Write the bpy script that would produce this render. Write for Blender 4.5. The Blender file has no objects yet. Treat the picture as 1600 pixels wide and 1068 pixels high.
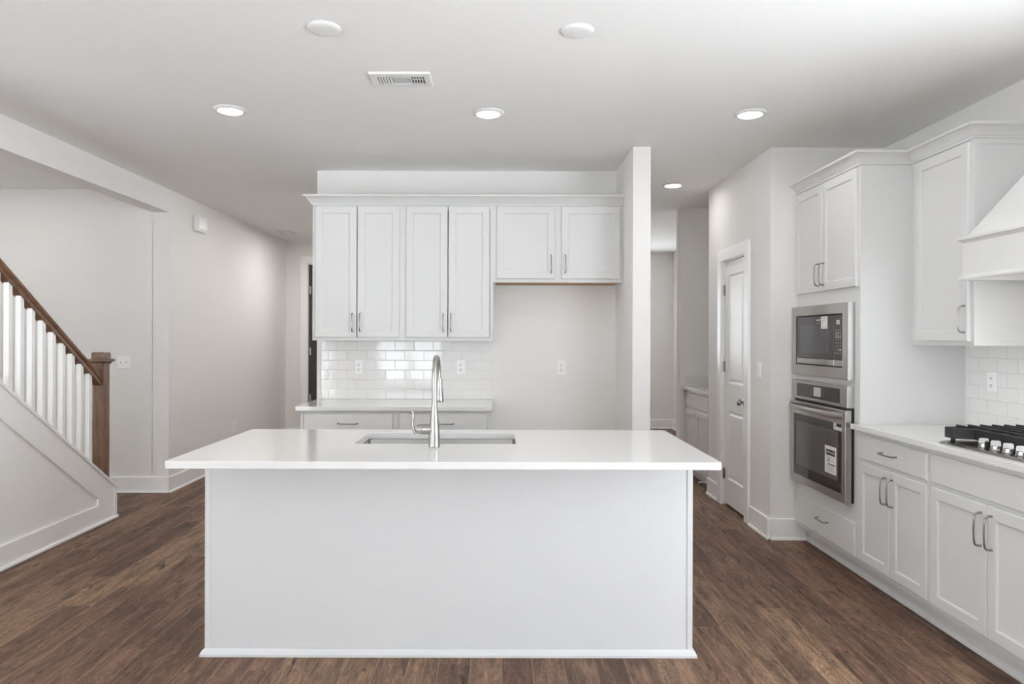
import bpy, bmesh, math, random
from mathutils import Vector
random.seed(4)
PI = math.pi
S = 0.0254                      # everything below is written in inches
scene = bpy.context.scene
COL = scene.collection

# ------------------------------------------------------------------ camera, sky, exposure
FPX = 1120.0                    # focal length in pixels of the 1600 px wide frame
CAM_H = 55.6
cd = bpy.data.cameras.new('camera')
cd.sensor_fit = 'HORIZONTAL'
cd.sensor_width = 36.0
cd.lens = FPX / 1600 * 36.0
cd.shift_x = 18.0 / 1600
cd.shift_y = -6.0 / 1600
cd.clip_start = 0.02
cam = bpy.data.objects.new('camera', cd)
COL.objects.link(cam)
cam.location = (0, 0, CAM_H * S)
from mathutils import Matrix
cam.rotation_euler = (Matrix.Rotation(PI / 2, 3, 'X') @ Matrix.Rotation(0.0025, 3, 'Z')).to_euler()
scene.camera = cam

scene.view_settings.view_transform = 'Standard'
scene.view_settings.look = 'None'
scene.view_settings.gamma = 1.0
scene.view_settings.use_curve_mapping = False
scene.view_settings.exposure = 0.70
scene.cycles.max_bounces = 14
scene.cycles.diffuse_bounces = 10
scene.cycles.glossy_bounces = 6
scene.cycles.sample_clamp_indirect = 6.0

world = bpy.data.worlds.new('sky')
scene.world = world
world.use_nodes = True
bg = world.node_tree.nodes['Background']
SKY, GROUND_FILL, LAMP = 3.0, 7.6, 0.45
bg.inputs['Color'].default_value = (0.885, 0.95, 1.0, 1)
bg.inputs['Strength'].default_value = 3.0
# hazy bright sky above; stronger lower half added to throw light onto the ceiling
_n, _l = world.node_tree.nodes, world.node_tree.links
_tc = _n.new('ShaderNodeTexCoord')
_sp = _n.new('ShaderNodeSeparateXYZ')
_mr = _n.new('ShaderNodeMapRange')
_mr.inputs['From Min'].default_value = -0.15
_mr.inputs['From Max'].default_value = 0.15
_mr.inputs['To Min'].default_value = GROUND_FILL
_mr.inputs['To Max'].default_value = SKY
_l.new(_tc.outputs['Generated'], _sp.inputs[0])
_l.new(_sp.outputs[2], _mr.inputs['Value'])
_l.new(_mr.outputs[0], bg.inputs['Strength'])

def lamp(name, x, y, z, watts, radius=2.6, color=(1.0, 0.975, 0.945)):
    l = bpy.data.lights.new(name, 'AREA')
    l.shape = 'DISK'
    l.size = 2 * radius * 0.0254
    l.energy = watts
    l.color = color
    o = bpy.data.objects.new(name, l)
    o.location = (x * 0.0254, y * 0.0254, z * 0.0254)
    COL.objects.link(o)
# unseen fill lamps without fixtures, added to brighten the hall, stairwell and kitchen
for _x, _y, _w in ((-74, 290, 9), (-82, 350, 24), (40, 390, 11), (-63, -10, 6), (58, -10, 4), (-172, 222, 6.5), (-88, 112, 12), (56, 92, 8)):
    lamp('ceiling_or_fill_lamp', _x, _y, 107.4, _w * LAMP)

ZC = 108.6                      # ceiling height
YB = -120.0                     # wall behind the camera
XR = 106.5                      # right wall
XL = -118.8                     # left wall / stair face
YA = 227.6                      # alcove (cabinet) wall

def portal(name, cx, cy, cz, sx, sy, rot):
    l = bpy.data.lights.new(name, 'AREA')
    l.shape = 'RECTANGLE'
    l.size = sx * S
    l.size_y = sy * S
    l.cycles.is_portal = True
    o = bpy.data.objects.new(name, l)
    o.location = (cx * S, cy * S, cz * S)
    o.rotation_euler = rot
    COL.objects.link(o)

# (name, wall axis, wall coordinate of the room face, u0, u1, z0, z1)
WINDOWS = [
    ('window_1', 'y-', YB, -98, -50, 6, 84),
    ('added_window_2', 'x-', XL, -70, 34, 3, 80),  # unseen, added to throw side light on the right-hand cabinets
    ('added_window_3', 'x+', XR, -44, 94, 3, 88),  # unseen, placed and enlarged to light the left wall and stair
    ('window_4', 'x-', -205.0, 10, 96, 30, 92),
    ('window_5', 'y+', 443.0, 5, 78, 40, 92),
]
for n, ax, c, u0, u1, z0, z1 in WINDOWS:
    m, h = (u0 + u1) / 2, (z0 + z1) / 2
    if ax == 'y-':
        portal('daylight_portal', m, c - 3, h, u1 - u0, z1 - z0, (PI / 2, 0, PI))
    elif ax == 'y+':
        portal('daylight_portal', m, c + 3, h, u1 - u0, z1 - z0, (PI / 2, 0, 0))
    elif ax == 'x+':
        portal('daylight_portal', c + 3, m, h, u1 - u0, z1 - z0, (PI / 2, 0, -PI / 2))
    else:
        portal('daylight_portal', c - 3, m, h, u1 - u0, z1 - z0, (PI / 2, 0, PI / 2))

# ------------------------------------------------------------------ materials
def mat(name, color, rough=0.5, metal=0.0, spec=0.5, noise=0.0, nscale=40.0, bump=0.0, bscale=120.0, coat=0.0, emit=None, estr=0.0, stretch=None):
    m = bpy.data.materials.new(name)
    m.use_nodes = True
    nt = m.node_tree
    b = nt.nodes['Principled BSDF']
    b.inputs['Base Color'].default_value = (*color, 1)
    b.inputs['Roughness'].default_value = rough
    b.inputs['Metallic'].default_value = metal
    b.inputs['Specular IOR Level'].default_value = spec
    b.inputs['Coat Weight'].default_value = coat
    b.inputs['Coat Roughness'].default_value = 0.05
    if emit:
        b.inputs['Emission Color'].default_value = (*emit, 1)
        b.inputs['Emission Strength'].default_value = estr
    if noise or bump:
        tc = nt.nodes.new('ShaderNodeTexCoord')
        src = tc.outputs['Object']
        if stretch:
            mp = nt.nodes.new('ShaderNodeMapping')
            mp.inputs['Scale'].default_value = stretch
            nt.links.new(src, mp.inputs['Vector'])
            src = mp.outputs['Vector']
    if noise:
        n = nt.nodes.new('ShaderNodeTexNoise')
        n.inputs['Scale'].default_value = nscale
        n.inputs['Detail'].default_value = 4
        nt.links.new(src, n.inputs['Vector'])
        r = nt.nodes.new('ShaderNodeMapRange')
        r.inputs['To Min'].default_value = 1 - noise
        r.inputs['To Max'].default_value = 1 + noise
        nt.links.new(n.outputs['Fac'], r.inputs['Value'])
        mx = nt.nodes.new('ShaderNodeVectorMath')
        mx.operation = 'SCALE'
        mx.inputs[0].default_value = color
        nt.links.new(r.outputs[0], mx.inputs['Scale'])
        nt.links.new(mx.outputs[0], b.inputs['Base Color'])
    if bump:
        n2 = nt.nodes.new('ShaderNodeTexNoise')
        n2.inputs['Scale'].default_value = bscale
        n2.inputs['Detail'].default_value = 3
        nt.links.new(src, n2.inputs['Vector'])
        bp = nt.nodes.new('ShaderNodeBump')
        bp.inputs['Strength'].default_value = bump
        bp.inputs['Distance'].default_value = 0.001
        nt.links.new(n2.outputs['Fac'], bp.inputs['Height'])
        nt.links.new(bp.outputs[0], b.inputs['Normal'])
    return m

M = {}
M['wall'] = mat('wall_paint', (0.83, 0.818, 0.803), 0.62, spec=0.3, bump=0.12, bscale=260)
M['ceiling'] = mat('ceiling_paint', (0.87, 0.865, 0.855), 0.85, spec=0.2, bump=0.1, bscale=200)
M['trim'] = mat('trim_paint', (0.93, 0.93, 0.925), 0.32, noise=0.01)
M['cab'] = mat('cabinet_paint', (0.70, 0.70, 0.695), 0.34, noise=0.008, nscale=8)
M['hood'] = mat('hood_paint', (0.745, 0.745, 0.74), 0.38, noise=0.008, nscale=8)
M['panel'] = mat('island_panel_paint', (0.69, 0.697, 0.705), 0.4, noise=0.008, nscale=6)
M['quartz'] = mat('white_quartz', (0.765, 0.762, 0.755), 0.08, noise=0.012, nscale=22)
M['nickel'] = mat('brushed_nickel', (0.43, 0.42, 0.405), 0.30, metal=1, noise=0.05, nscale=60, stretch=(1, 1, 30))
M['chrome'] = mat('polished_nickel', (0.46, 0.45, 0.44), 0.22, metal=1, noise=0.03)
M['pull'] = mat('satin_nickel_pull', (0.36, 0.35, 0.34), 0.24, metal=1, noise=0.03)
M['steel'] = mat('stainless_steel', (0.52, 0.505, 0.49), 0.30, metal=1, noise=0.05, nscale=30, stretch=(1, 1, 40))
M['sink'] = mat('sink_steel', (0.40, 0.395, 0.385), 0.26, metal=1, noise=0.05, nscale=40, stretch=(40, 1, 1))
M['black'] = mat('black_plastic', (0.012, 0.012, 0.012), 0.45, noise=0.05)
M['glass'] = mat('black_glass', (0.035, 0.035, 0.036), 0.05, spec=0.6, noise=0.02)
M['glass2'] = mat('smoked_glass', (0.075, 0.074, 0.074), 0.06, spec=0.6, noise=0.02)
M['cavity'] = mat('oven_window_mesh', (0.10, 0.10, 0.105), 0.12, spec=0.6, noise=0.03)
M['iron'] = mat('cast_iron', (0.022, 0.022, 0.023), 0.5, bump=0.25, bscale=500)
M['tray'] = mat('cooktop_steel', (0.33, 0.315, 0.30), 0.25, metal=1, noise=0.05)
M['label'] = mat('label_paper', (0.78, 0.78, 0.77), 0.6, noise=0.02)
M['ink'] = mat('black_ink', (0.015, 0.015, 0.015), 0.6, noise=0.02)
M['grey_ink'] = mat('grey_ink', (0.40, 0.40, 0.40), 0.6, noise=0.02)
M['legend'] = mat('white_legend', (0.72, 0.72, 0.70), 0.6, noise=0.02)
M['screen'] = mat('grey_screen', (0.52, 0.52, 0.51), 0.3, noise=0.02)
M['plate'] = mat('white_plastic', (0.93, 0.93, 0.925), 0.28, noise=0.01)
M['cover'] = mat('ceiling_plastic', (0.78, 0.78, 0.77), 0.85, spec=0.15, noise=0.01)
M['dark'] = mat('dark_slot', (0.03, 0.03, 0.03), 0.7, noise=0.02)
M['vent_dark'] = mat('vent_cavity', (0.06, 0.06, 0.06), 0.8, noise=0.02)
M['grout_wall'] = mat('duct_grey', (0.35, 0.35, 0.34), 0.8, noise=0.02)
M['darkdoor'] = mat('charcoal_door_paint', (0.045, 0.044, 0.043), 0.4, noise=0.03)
M['rawwood'] = mat('raw_cabinet_wood', (0.42, 0.24, 0.12), 0.6, noise=0.18, nscale=20, stretch=(1, 14, 14))
M['lens'] = mat('lit_lens', (0.9, 0.9, 0.88), 0.4, emit=(1.0, 0.97, 0.92), estr=9.0, noise=0.01)
M['rubber'] = mat('white_rubber', (0.8, 0.78, 0.74), 0.6, noise=0.02)

def nodes_of(m):
    nt = m.node_tree
    return nt, nt.nodes, nt.links

def math_node(nt, op, a, b=None, c=None):
    n = nt.nodes.new('ShaderNodeMath')
    n.operation = op
    for i, x in enumerate((a, b, c)):
        if x is None:
            continue
        if isinstance(x, (int, float)):
            n.inputs[i].default_value = x
        else:
            nt.links.new(x, n.inputs[i])
    return n.outputs[0]

def comb(nt, x, y, z):
    n = nt.nodes.new('ShaderNodeCombineXYZ')
    for i, q in enumerate((x, y, z)):
        if isinstance(q, (int, float)):
            n.inputs[i].default_value = q
        else:
            nt.links.new(q, n.inputs[i])
    return n.outputs[0]

def ramp(nt, fac, stops):
    r = nt.nodes.new('ShaderNodeValToRGB')
    e = r.color_ramp.elements
    while len(e) < len(stops):
        e.new(0.5)
    for i, (p, c) in enumerate(stops):
        e[i].position = p
        e[i].color = (*c, 1)
    nt.links.new(fac, r.inputs['Fac'])
    return r.outputs['Color']

def mixc(nt, fac, a, b, blend='MIX'):
    n = nt.nodes.new('ShaderNodeMix')
    n.data_type = 'RGBA'
    n.blend_type = blend
    for sock, x in ((n.inputs['Factor'], fac), (n.inputs[6], a), (n.inputs[7], b)):
        if isinstance(x, (int, float)):
            sock.default_value = x
        elif isinstance(x, tuple):
            sock.default_value = (*x, 1)
        else:
            nt.links.new(x, sock)
    return n.outputs[2]

def noise_tex(nt, vec, scale, detail=4, rough=0.55, dist=0.0):
    n = nt.nodes.new('ShaderNodeTexNoise')
    n.inputs['Scale'].default_value = scale
    n.inputs['Detail'].default_value = detail
    n.inputs['Roughness'].default_value = rough
    n.inputs['Distortion'].default_value = dist
    nt.links.new(vec, n.inputs['Vector'])
    return n.outputs['Fac']

def floor_material():
    m = mat('plank_floor', (0.2, 0.12, 0.08), 0.42)
    nt, N, L = nodes_of(m)
    b = N['Principled BSDF']
    tc = N.new('ShaderNodeTexCoord')
    sp = N.new('ShaderNodeSeparateXYZ')
    L.new(tc.outputs['Object'], sp.inputs[0])
    X, Y = sp.outputs[0], sp.outputs[1]
    W, LEN = 5.3 * S, 50 * S
    u = math_node(nt, 'DIVIDE', math_node(nt, 'SUBTRACT', X, 0.3 * S), W)
    i = math_node(nt, 'FLOOR', u)
    fu = math_node(nt, 'FRACT', u)
    w1 = N.new('ShaderNodeTexWhiteNoise')
    w1.noise_dimensions = '1D'
    L.new(i, w1.inputs['W'])
    v = math_node(nt, 'ADD', math_node(nt, 'DIVIDE', Y, LEN), math_node(nt, 'MULTIPLY', w1.outputs['Value'], 7.3))
    j = math_node(nt, 'FLOOR', v)
    fv = math_node(nt, 'FRACT', v)
    w2 = N.new('ShaderNodeTexWhiteNoise')
    w2.noise_dimensions = '2D'
    L.new(comb(nt, i, j, 0), w2.inputs['Vector'])
    r = w2.outputs['Value']
    r2 = N.new('ShaderNodeSeparateColor')
    L.new(w2.outputs['Color'], r2.inputs[0])
    base = ramp(nt, r, [(0.0, (0.130, 0.075, 0.052)), (0.3, (0.165, 0.097, 0.067)), (0.65, (0.200, 0.120, 0.080)), (1.0, (0.260, 0.166, 0.102))])
    ox = math_node(nt, 'MULTIPLY', r, 37.0)
    oy = math_node(nt, 'MULTIPLY', r2.outputs[1], 23.0)
    gx = math_node(nt, 'ADD', X, ox)
    gy = math_node(nt, 'ADD', Y, oy)
    # fine straight grain
    fine = noise_tex(nt, comb(nt, math_node(nt, 'MULTIPLY', gx, 105.0), math_node(nt, 'MULTIPLY', gy, 4.0), r), 1.0, 4, 0.6, 0.3)
    # broad figured grain (cathedral bands)
    warp = noise_tex(nt, comb(nt, math_node(nt, 'MULTIPLY', gx, 9.0), math_node(nt, 'MULTIPLY', gy, 2.2), r), 1.0, 3, 0.5, 0.4)
    bands = math_node(nt, 'SINE', math_node(nt, 'MULTIPLY', warp, 120.0))
    broad = noise_tex(nt, comb(nt, math_node(nt, 'MULTIPLY', gx, 22.0), math_node(nt, 'MULTIPLY', gy, 2.6), r), 1.0, 5, 0.6, 0.8)
    g1 = math_node(nt, 'MULTIPLY_ADD', math_node(nt, 'SUBTRACT', fine, 0.5), 1.5, 1.0)
    g2 = math_node(nt, 'MULTIPLY_ADD', bands, 0.17, 1.0)
    g3 = math_node(nt, 'MULTIPLY_ADD', math_node(nt, 'SUBTRACT', broad, 0.5), 2.4, 1.0)
    g = math_node(nt, 'MULTIPLY', math_node(nt, 'MULTIPLY', g1, g2), g3)
    sc = N.new('ShaderNodeVectorMath')
    sc.operation = 'SCALE'
    L.new(base, sc.inputs[0])
    L.new(g, sc.inputs['Scale'])
    col = sc.outputs[0]
    # smoky grey-brown figure drifting through each board
    sm = noise_tex(nt, comb(nt, math_node(nt, 'MULTIPLY', gx, 11.0), math_node(nt, 'MULTIPLY', gy, 2.0), math_node(nt, 'MULTIPLY', r, 5.0)), 1.0, 4, 0.6, 1.0)
    smf = N.new('ShaderNodeMapRange')
    smf.inputs['From Min'].default_value = 0.50
    smf.inputs['From Max'].default_value = 0.72
    smf.inputs['To Max'].default_value = 0.7
    L.new(sm, smf.inputs['Value'])
    col = mixc(nt, smf.outputs[0], col, (0.078, 0.050, 0.038))
    # dark mineral streaks, knots and thin splits
    for (fx_, fy_, lo, hi, amt, rr_, ds) in ((17.0, 3.4, 0.60, 0.70, 0.9, 9.0, 1.6), (62.0, 4.0, 0.635, 0.70, 0.9, 3.0, 0.7)):
        st = noise_tex(nt, comb(nt, math_node(nt, 'MULTIPLY', gx, fx_), math_node(nt, 'MULTIPLY', gy, fy_), math_node(nt, 'MULTIPLY', r, rr_)), 1.0, 5, 0.6, ds)
        stf = N.new('ShaderNodeMapRange')
        stf.inputs['From Min'].default_value = lo
        stf.inputs['From Max'].default_value = hi
        stf.inputs['To Max'].default_value = amt
        L.new(st, stf.inputs['Value'])
        col = mixc(nt, stf.outputs[0], col, (0.026, 0.014, 0.010))
    # bevel highlights between boards, painted as thin pale lines
    eu = math_node(nt, 'MULTIPLY', math_node(nt, 'MINIMUM', fu, math_node(nt, 'SUBTRACT', 1.0, fu)), W)
    ev = math_node(nt, 'MULTIPLY', math_node(nt, 'MINIMUM', fv, math_node(nt, 'SUBTRACT', 1.0, fv)), LEN)
    lu = math_node(nt, 'LESS_THAN', eu, 0.0014)
    lv = math_node(nt, 'LESS_THAN', ev, 0.0014)
    col = mixc(nt, math_node(nt, 'MULTIPLY', lu, 0.8), col, (0.36, 0.24, 0.175))
    col = mixc(nt, math_node(nt, 'MULTIPLY', lv, 0.5), col, (0.28, 0.18, 0.125))
    L.new(col, b.inputs['Base Color'])
    rr = math_node(nt, 'MULTIPLY_ADD', fine, 0.2, 0.42)
    L.new(rr, b.inputs['Roughness'])
    b.inputs['Specular IOR Level'].default_value = 0.22
    bp = N.new('ShaderNodeBump')
    bp.inputs['Strength'].default_value = 0.18
    bp.inputs['Distance'].default_value = 0.0012
    L.new(math_node(nt, 'SUBTRACT', fine, math_node(nt, 'MULTIPLY', lu, 1.5)), bp.inputs['Height'])
    L.new(bp.outputs[0], b.inputs['Normal'])
    return m

def tile_material(name, axis, u_off, z_off):
    """glossy white 3x6 subway tile; axis 'x' or 'y' is the horizontal wall direction"""
    m = mat(name, (0.86, 0.855, 0.845), 0.035, spec=0.55)
    nt, N, L = nodes_of(m)
    b = N['Principled BSDF']
    tc = N.new('ShaderNodeTexCoord')
    sp = N.new('ShaderNodeSeparateXYZ')
    L.new(tc.outputs['Object'], sp.inputs[0])
    H = sp.outputs[0] if axis == 'x' else sp.outputs[1]
    TW, TH = 6.06 * S, 3.06 * S
    v = math_node(nt, 'DIVIDE', math_node(nt, 'SUBTRACT', sp.outputs[2], z_off * S), TH)
    j = math_node(nt, 'FLOOR', v)
    fv = math_node(nt, 'FRACT', v)
    half = math_node(nt, 'MULTIPLY', math_node(nt, 'FLOORED_MODULO', j, 2.0), 0.5)
    u = math_node(nt, 'ADD', math_node(nt, 'DIVIDE', math_node(nt, 'SUBTRACT', H, u_off * S), TW), half)
    i = math_node(nt, 'FLOOR', u)
    fu = math_node(nt, 'FRACT', u)
    eu = math_node(nt, 'MULTIPLY', math_node(nt, 'MINIMUM', fu, math_node(nt, 'SUBTRACT', 1.0, fu)), TW)
    ev = math_node(nt, 'MULTIPLY', math_node(nt, 'MINIMUM', fv, math_node(nt, 'SUBTRACT', 1.0, fv)), TH)
    e = math_node(nt, 'MINIMUM', eu, ev)
    grout = math_node(nt, 'LESS_THAN', e, 0.0011)
    w = N.new('ShaderNodeTexWhiteNoise')
    w.noise_dimensions = '2D'
    L.new(comb(nt, i, j, 0), w.inputs['Vector'])
    sc = N.new('ShaderNodeSeparateColor')
    L.new(w.outputs['Color'], sc.inputs[0])
    # each tile sits at a very slightly different angle, edges are pillowed
    rise = N.new('ShaderNodeMapRange')
    rise.interpolation_type = 'SMOOTHSTEP'
    rise.inputs['From Max'].default_value = 0.0042
    L.new(e, rise.inputs['Value'])
    tilt = math_node(nt, 'ADD',
        math_node(nt, 'MULTIPLY', math_node(nt, 'SUBTRACT', fu, 0.5), math_node(nt, 'MULTIPLY', math_node(nt, 'SUBTRACT', sc.outputs[0], 0.5), 1.6)),
        math_node(nt, 'MULTIPLY', math_node(nt, 'SUBTRACT', fv, 0.5), math_node(nt, 'MULTIPLY', math_node(nt, 'SUBTRACT', sc.outputs[1], 0.5), 0.6)))
    wob = noise_tex(nt, tc.outputs['Object'], 14.0, 2)
    h = math_node(nt, 'ADD', math_node(nt, 'ADD', rise.outputs[0], tilt), math_node(nt, 'MULTIPLY', wob, 0.5))
    bp = N.new('ShaderNodeBump')
    bp.inputs['Strength'].default_value = 1.0
    bp.inputs['Distance'].default_value = 0.0009
    L.new(h, bp.inputs['Height'])
    L.new(bp.outputs[0], b.inputs['Normal'])
    L.new(mixc(nt, grout, (0.86, 0.855, 0.845), (0.66, 0.655, 0.64)), b.inputs['Base Color'])
    L.new(math_node(nt, 'MULTIPLY_ADD', grout, 0.6, 0.035), b.inputs['Roughness'])
    return m

def oak_material(name, along):
    m = mat(name, (0.2, 0.1, 0.06), 0.38)
    nt, N, L = nodes_of(m)
    b = N['Principled BSDF']
    tc = N.new('ShaderNodeTexCoord')
    mp = N.new('ShaderNodeMapping')
    mp.inputs['Scale'].default_value = along
    L.new(tc.outputs['Object'], mp.inputs['Vector'])
    a = noise_tex(nt, mp.outputs[0], 2.2, 6, 0.65, 1.2)
    f = noise_tex(nt, mp.outputs[0], 14.0, 4, 0.6, 0.2)
    mixv = math_node(nt, 'ADD', math_node(nt, 'MULTIPLY', a, 0.65), math_node(nt, 'MULTIPLY', f, 0.35))
    c = ramp(nt, mixv, [(0.30, (0.085, 0.040, 0.022)), (0.5, (0.20, 0.105, 0.062)), (0.72, (0.31, 0.18, 0.115))])
    L.new(c, b.inputs['Base Color'])
    bp = N.new('ShaderNodeBump')
    bp.inputs['Strength'].default_value = 0.25
    bp.inputs['Distance'].default_value = 0.001
    L.new(mixv, bp.inputs['Height'])
    L.new(bp.outputs[0], b.inputs['Normal'])
    return m

def pane_material():
    m = bpy.data.materials.new('window_glass')
    m.use_nodes = True
    nt, N, L = nodes_of(m)
    out = N['Material Output']
    N.remove(N['Principled BSDF'])
    t = N.new('ShaderNodeBsdfTransparent')
    g = N.new('ShaderNodeBsdfGlossy')
    g.inputs['Roughness'].default_value = 0.02
    mx = N.new('ShaderNodeMixShader')
    mx.inputs[0].default_value = 0.06
    L.new(t.outputs[0], mx.inputs[1])
    L.new(g.outputs[0], mx.inputs[2])
    L.new(mx.outputs[0], out.inputs[0])
    return m

M['floor'] = floor_material()
M['tile_back'] = tile_material('subway_tile_back', 'x', -54.6, 36.25)
M['tile_right'] = tile_material('subway_tile_right', 'y', 141.0, 36.25)
M['oak'] = oak_material('stained_oak_post', (9, 9, 0.9))
M['oak_rail'] = oak_material('stained_oak_rail', (9, 1.0, 6))
M['pane'] = pane_material()

# ------------------------------------------------------------------ mesh helpers (inches)
class MB:
    def __init__(self):
        self.v = []
        self.f = []
    def add(self, verts, faces):
        n = len(self.v)
        self.v += [tuple(p) for p in verts]
        self.f += [tuple(n + i for i in q) for q in faces]
        return self
    def box(self, x0, x1, y0, y1, z0, z1, bev=0.0, seg=2):
        x0, x1 = min(x0, x1), max(x0, x1)
        y0, y1 = min(y0, y1), max(y0, y1)
        z0, z1 = min(z0, z1), max(z0, z1)
        vs = [(x0, y0, z0), (x1, y0, z0), (x1, y1, z0), (x0, y1, z0), (x0, y0, z1), (x1, y0, z1), (x1, y1, z1), (x0, y1, z1)]
        fs = [(0, 3, 2, 1), (4, 5, 6, 7), (0, 1, 5, 4), (1, 2, 6, 5), (2, 3, 7, 6), (3, 0, 4, 7)]
        if bev <= 0:
            return self.add(vs, fs)
        bm = bmesh.new()
        bv = [bm.verts.new(p) for p in vs]
        for q in fs:
            bm.faces.new([bv[i] for i in q])
        bmesh.ops.bevel(bm, geom=bm.edges[:], offset=bev, segments=seg, profile=0.5, affect='EDGES')
        bm.verts.index_update()
        self.add([p.co[:] for p in bm.verts], [[p.index for p in q.verts] for q in bm.faces])
        bm.free()
        return self
    def loops(self, loops, cap0=True, cap1=True, closed=True, ring=False):
        """skin a list of equal-length point loops"""
        n = len(loops[0])
        vs = [p for l in loops for p in l]
        fs = []
        rng = range(len(loops)) if ring else range(len(loops) - 1)
        for a in rng:
            c = (a + 1) % len(loops)
            for k in range(n if closed else n - 1):
                k2 = (k + 1) % n
                fs.append((a * n + k, a * n + k2, c * n + k2, c * n + k))
        if cap0 and not ring:
            fs.append(tuple(range(n))[::-1])
        if cap1 and not ring:
            fs.append(tuple((len(loops) - 1) * n + k for k in range(n)))
        return self.add(vs, fs)
    def prism(self, poly, fn, a0, a1):
        """extrude a 2D polygon; fn(u, v, a) places it"""
        return self.loops([[fn(u, v, a0) for u, v in poly], [fn(u, v, a1) for u, v in poly]])
    def stack(self, fn, u0, u1, v0, v1, steps, cap0=True, cap1=True):
        """rectangular loops at (inset, w): mouldings, panel doors, plates"""
        return self.loops([[fn(u0 + i, v0 + i, w), fn(u1 - i, v0 + i, w), fn(u1 - i, v1 - i, w), fn(u0 + i, v1 - i, w)]
                           if not isinstance(i, tuple) else
                           [fn(u0 + i[0], v0 + i[1], w), fn(u1 - i[0], v0 + i[1], w), fn(u1 - i[0], v1 - i[1], w), fn(u0 + i[0], v1 - i[1], w)]
                           for i, w in steps], cap0, cap1)
    def tube(self, path, rad, n=12, flat=1.0, up=None):
        """round tube along a polyline; rad may be a list; flat squashes the section across 'up'"""
        P = [Vector(p) for p in path]
        R = rad if isinstance(rad, (list, tuple)) else [rad] * len(P)
        T = []
        for k in range(len(P)):
            a = P[max(k - 1, 0)]
            c = P[min(k + 1, len(P) - 1)]
            T.append((c - a).normalized())
        ref = Vector(up) if up else (Vector((0, 0, 1)) if abs(T[0].z) < 0.9 else Vector((1, 0, 0)))
        nrm = (ref - T[0] * ref.dot(T[0])).normalized()
        ls = []
        for k in range(len(P)):
            nrm = (nrm - T[k] * nrm.dot(T[k])).normalized()
            bi = T[k].cross(nrm)
            ls.append([tuple(P[k] + nrm * (math.cos(2 * PI * q / n) * R[k]) + bi * (math.sin(2 * PI * q / n) * R[k] * flat)) for q in range(n)])
        return self.loops(ls)
    def lathe(self, prof, c, axis='z', n=32):
        """profile [(radius, height)] revolved about an axis through c"""
        ls = []
        for r, h in prof:
            r = max(r, 0.0005)
            l = []
            for q in range(n):
                a = 2 * PI * q / n
                x, y = r * math.cos(a), r * math.sin(a)
                if axis == 'z':
                    l.append((c[0] + x, c[1] + y, c[2] + h))
                elif axis == 'x':
                    l.append((c[0] + h, c[1] + x, c[2] + y))
                else:
                    l.append((c[0] + x, c[1] + h, c[2] + y))
            ls.append(l)
        return self.loops(ls)
    def build(self, name, material, parent=None, smooth=None):
        me = bpy.data.meshes.new(name)
        off = parent.matrix_world.translation / S if parent is not None else Vector((0, 0, 0))
        if parent is not None:
            off = Vector((0, 0, 0))
            q = parent
            while q is not None:
                off += q.location / S
                q = q.parent
        me.from_pydata([((x - off.x) * S, (y - off.y) * S, (z - off.z) * S) for x, y, z in self.v], [], self.f)
        bm = bmesh.new()
        bm.from_mesh(me)
        bmesh.ops.recalc_face_normals(bm, faces=bm.faces[:])
        bm.to_mesh(me)
        bm.free()
        me.materials.append(M[material])
        if smooth is not None:
            for p in me.polygons:
                p.use_smooth = True
            me.set_sharp_from_angle(angle=math.radians(smooth))
        o = bpy.data.objects.new(name, me)
        COL.objects.link(o)
        if parent is not None:
            o.parent = parent
        return o

def empty(name, x, y, z, label, cat, group=None):
    o = bpy.data.objects.new(name, None)
    o.location = (x * S, y * S, z * S)
    o.empty_display_size = 0.05
    COL.objects.link(o)
    return tag(o, label, cat, group)

def tag(o, label, cat, group=None):
    o['label'] = label
    o['category'] = cat
    if group:
        o['group'] = group
    return o

def structure(name, mb, material, parent=None, label=None, smooth=None):
    o = mb.build(name, material, parent, smooth)
    if parent is None:
        o['kind'] = 'structure'
        if label:
            o['label'] = label
            o['category'] = name.split('_')[0] if name.split('_')[0] not in ('baseboard', 'trim') else ('baseboard' if name.startswith('base') else 'trim')
    return o

def face_y(y0):                 # a surface facing the camera (towards -Y)
    return lambda u, v, w: (u, y0 - w, v)
def face_x(x0):                 # a surface on the right, facing left (-X)
    return lambda u, v, w: (x0 - w, u, v)
def face_xp(x0):                # a surface on the left, facing right (+X)
    return lambda u, v, w: (x0 + w, u, v)
def face_down(z0):
    return lambda u, v, w: (u, v, z0 - w)
def face_up(z0):
    return lambda u, v, w: (u, v, z0 + w)

def rrect(x0, x1, y0, y1, r, n=5):
    pts = []
    for cx, cy, a0 in ((x1 - r, y1 - r, 0), (x0 + r, y1 - r, 90), (x0 + r, y0 + r, 180), (x1 - r, y0 + r, 270)):
        for k in range(n + 1):
            a = math.radians(a0 + 90 * k / n)
            pts.append((cx + r * math.cos(a), cy + r * math.sin(a)))
    return pts

def text_mesh(body, size, fn, u, v, w, flip=False, thick=0.006, align='CENTER', sx=1.0):
    """letters as flat raised mesh; size in inches, placed with fn(u, v, w)"""
    cu = bpy.data.curves.new('lettering', 'FONT')
    cu.body = body
    cu.size = size
    cu.align_x = align
    cu.align_y = 'CENTER'
    o = bpy.data.objects.new('lettering', cu)
    COL.objects.link(o)
    dg = bpy.context.evaluated_depsgraph_get()
    me = bpy.data.meshes.new_from_object(o.evaluated_get(dg))
    vs = [fn(u + (-p.co.x if flip else p.co.x) * sx, v + p.co.y, w) for p in me.vertices]
    fs = [tuple(p.vertices) for p in me.polygons]
    bpy.data.objects.remove(o)
    bpy.data.meshes.remove(me)
    bpy.data.curves.remove(cu)
    return vs, fs

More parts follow.
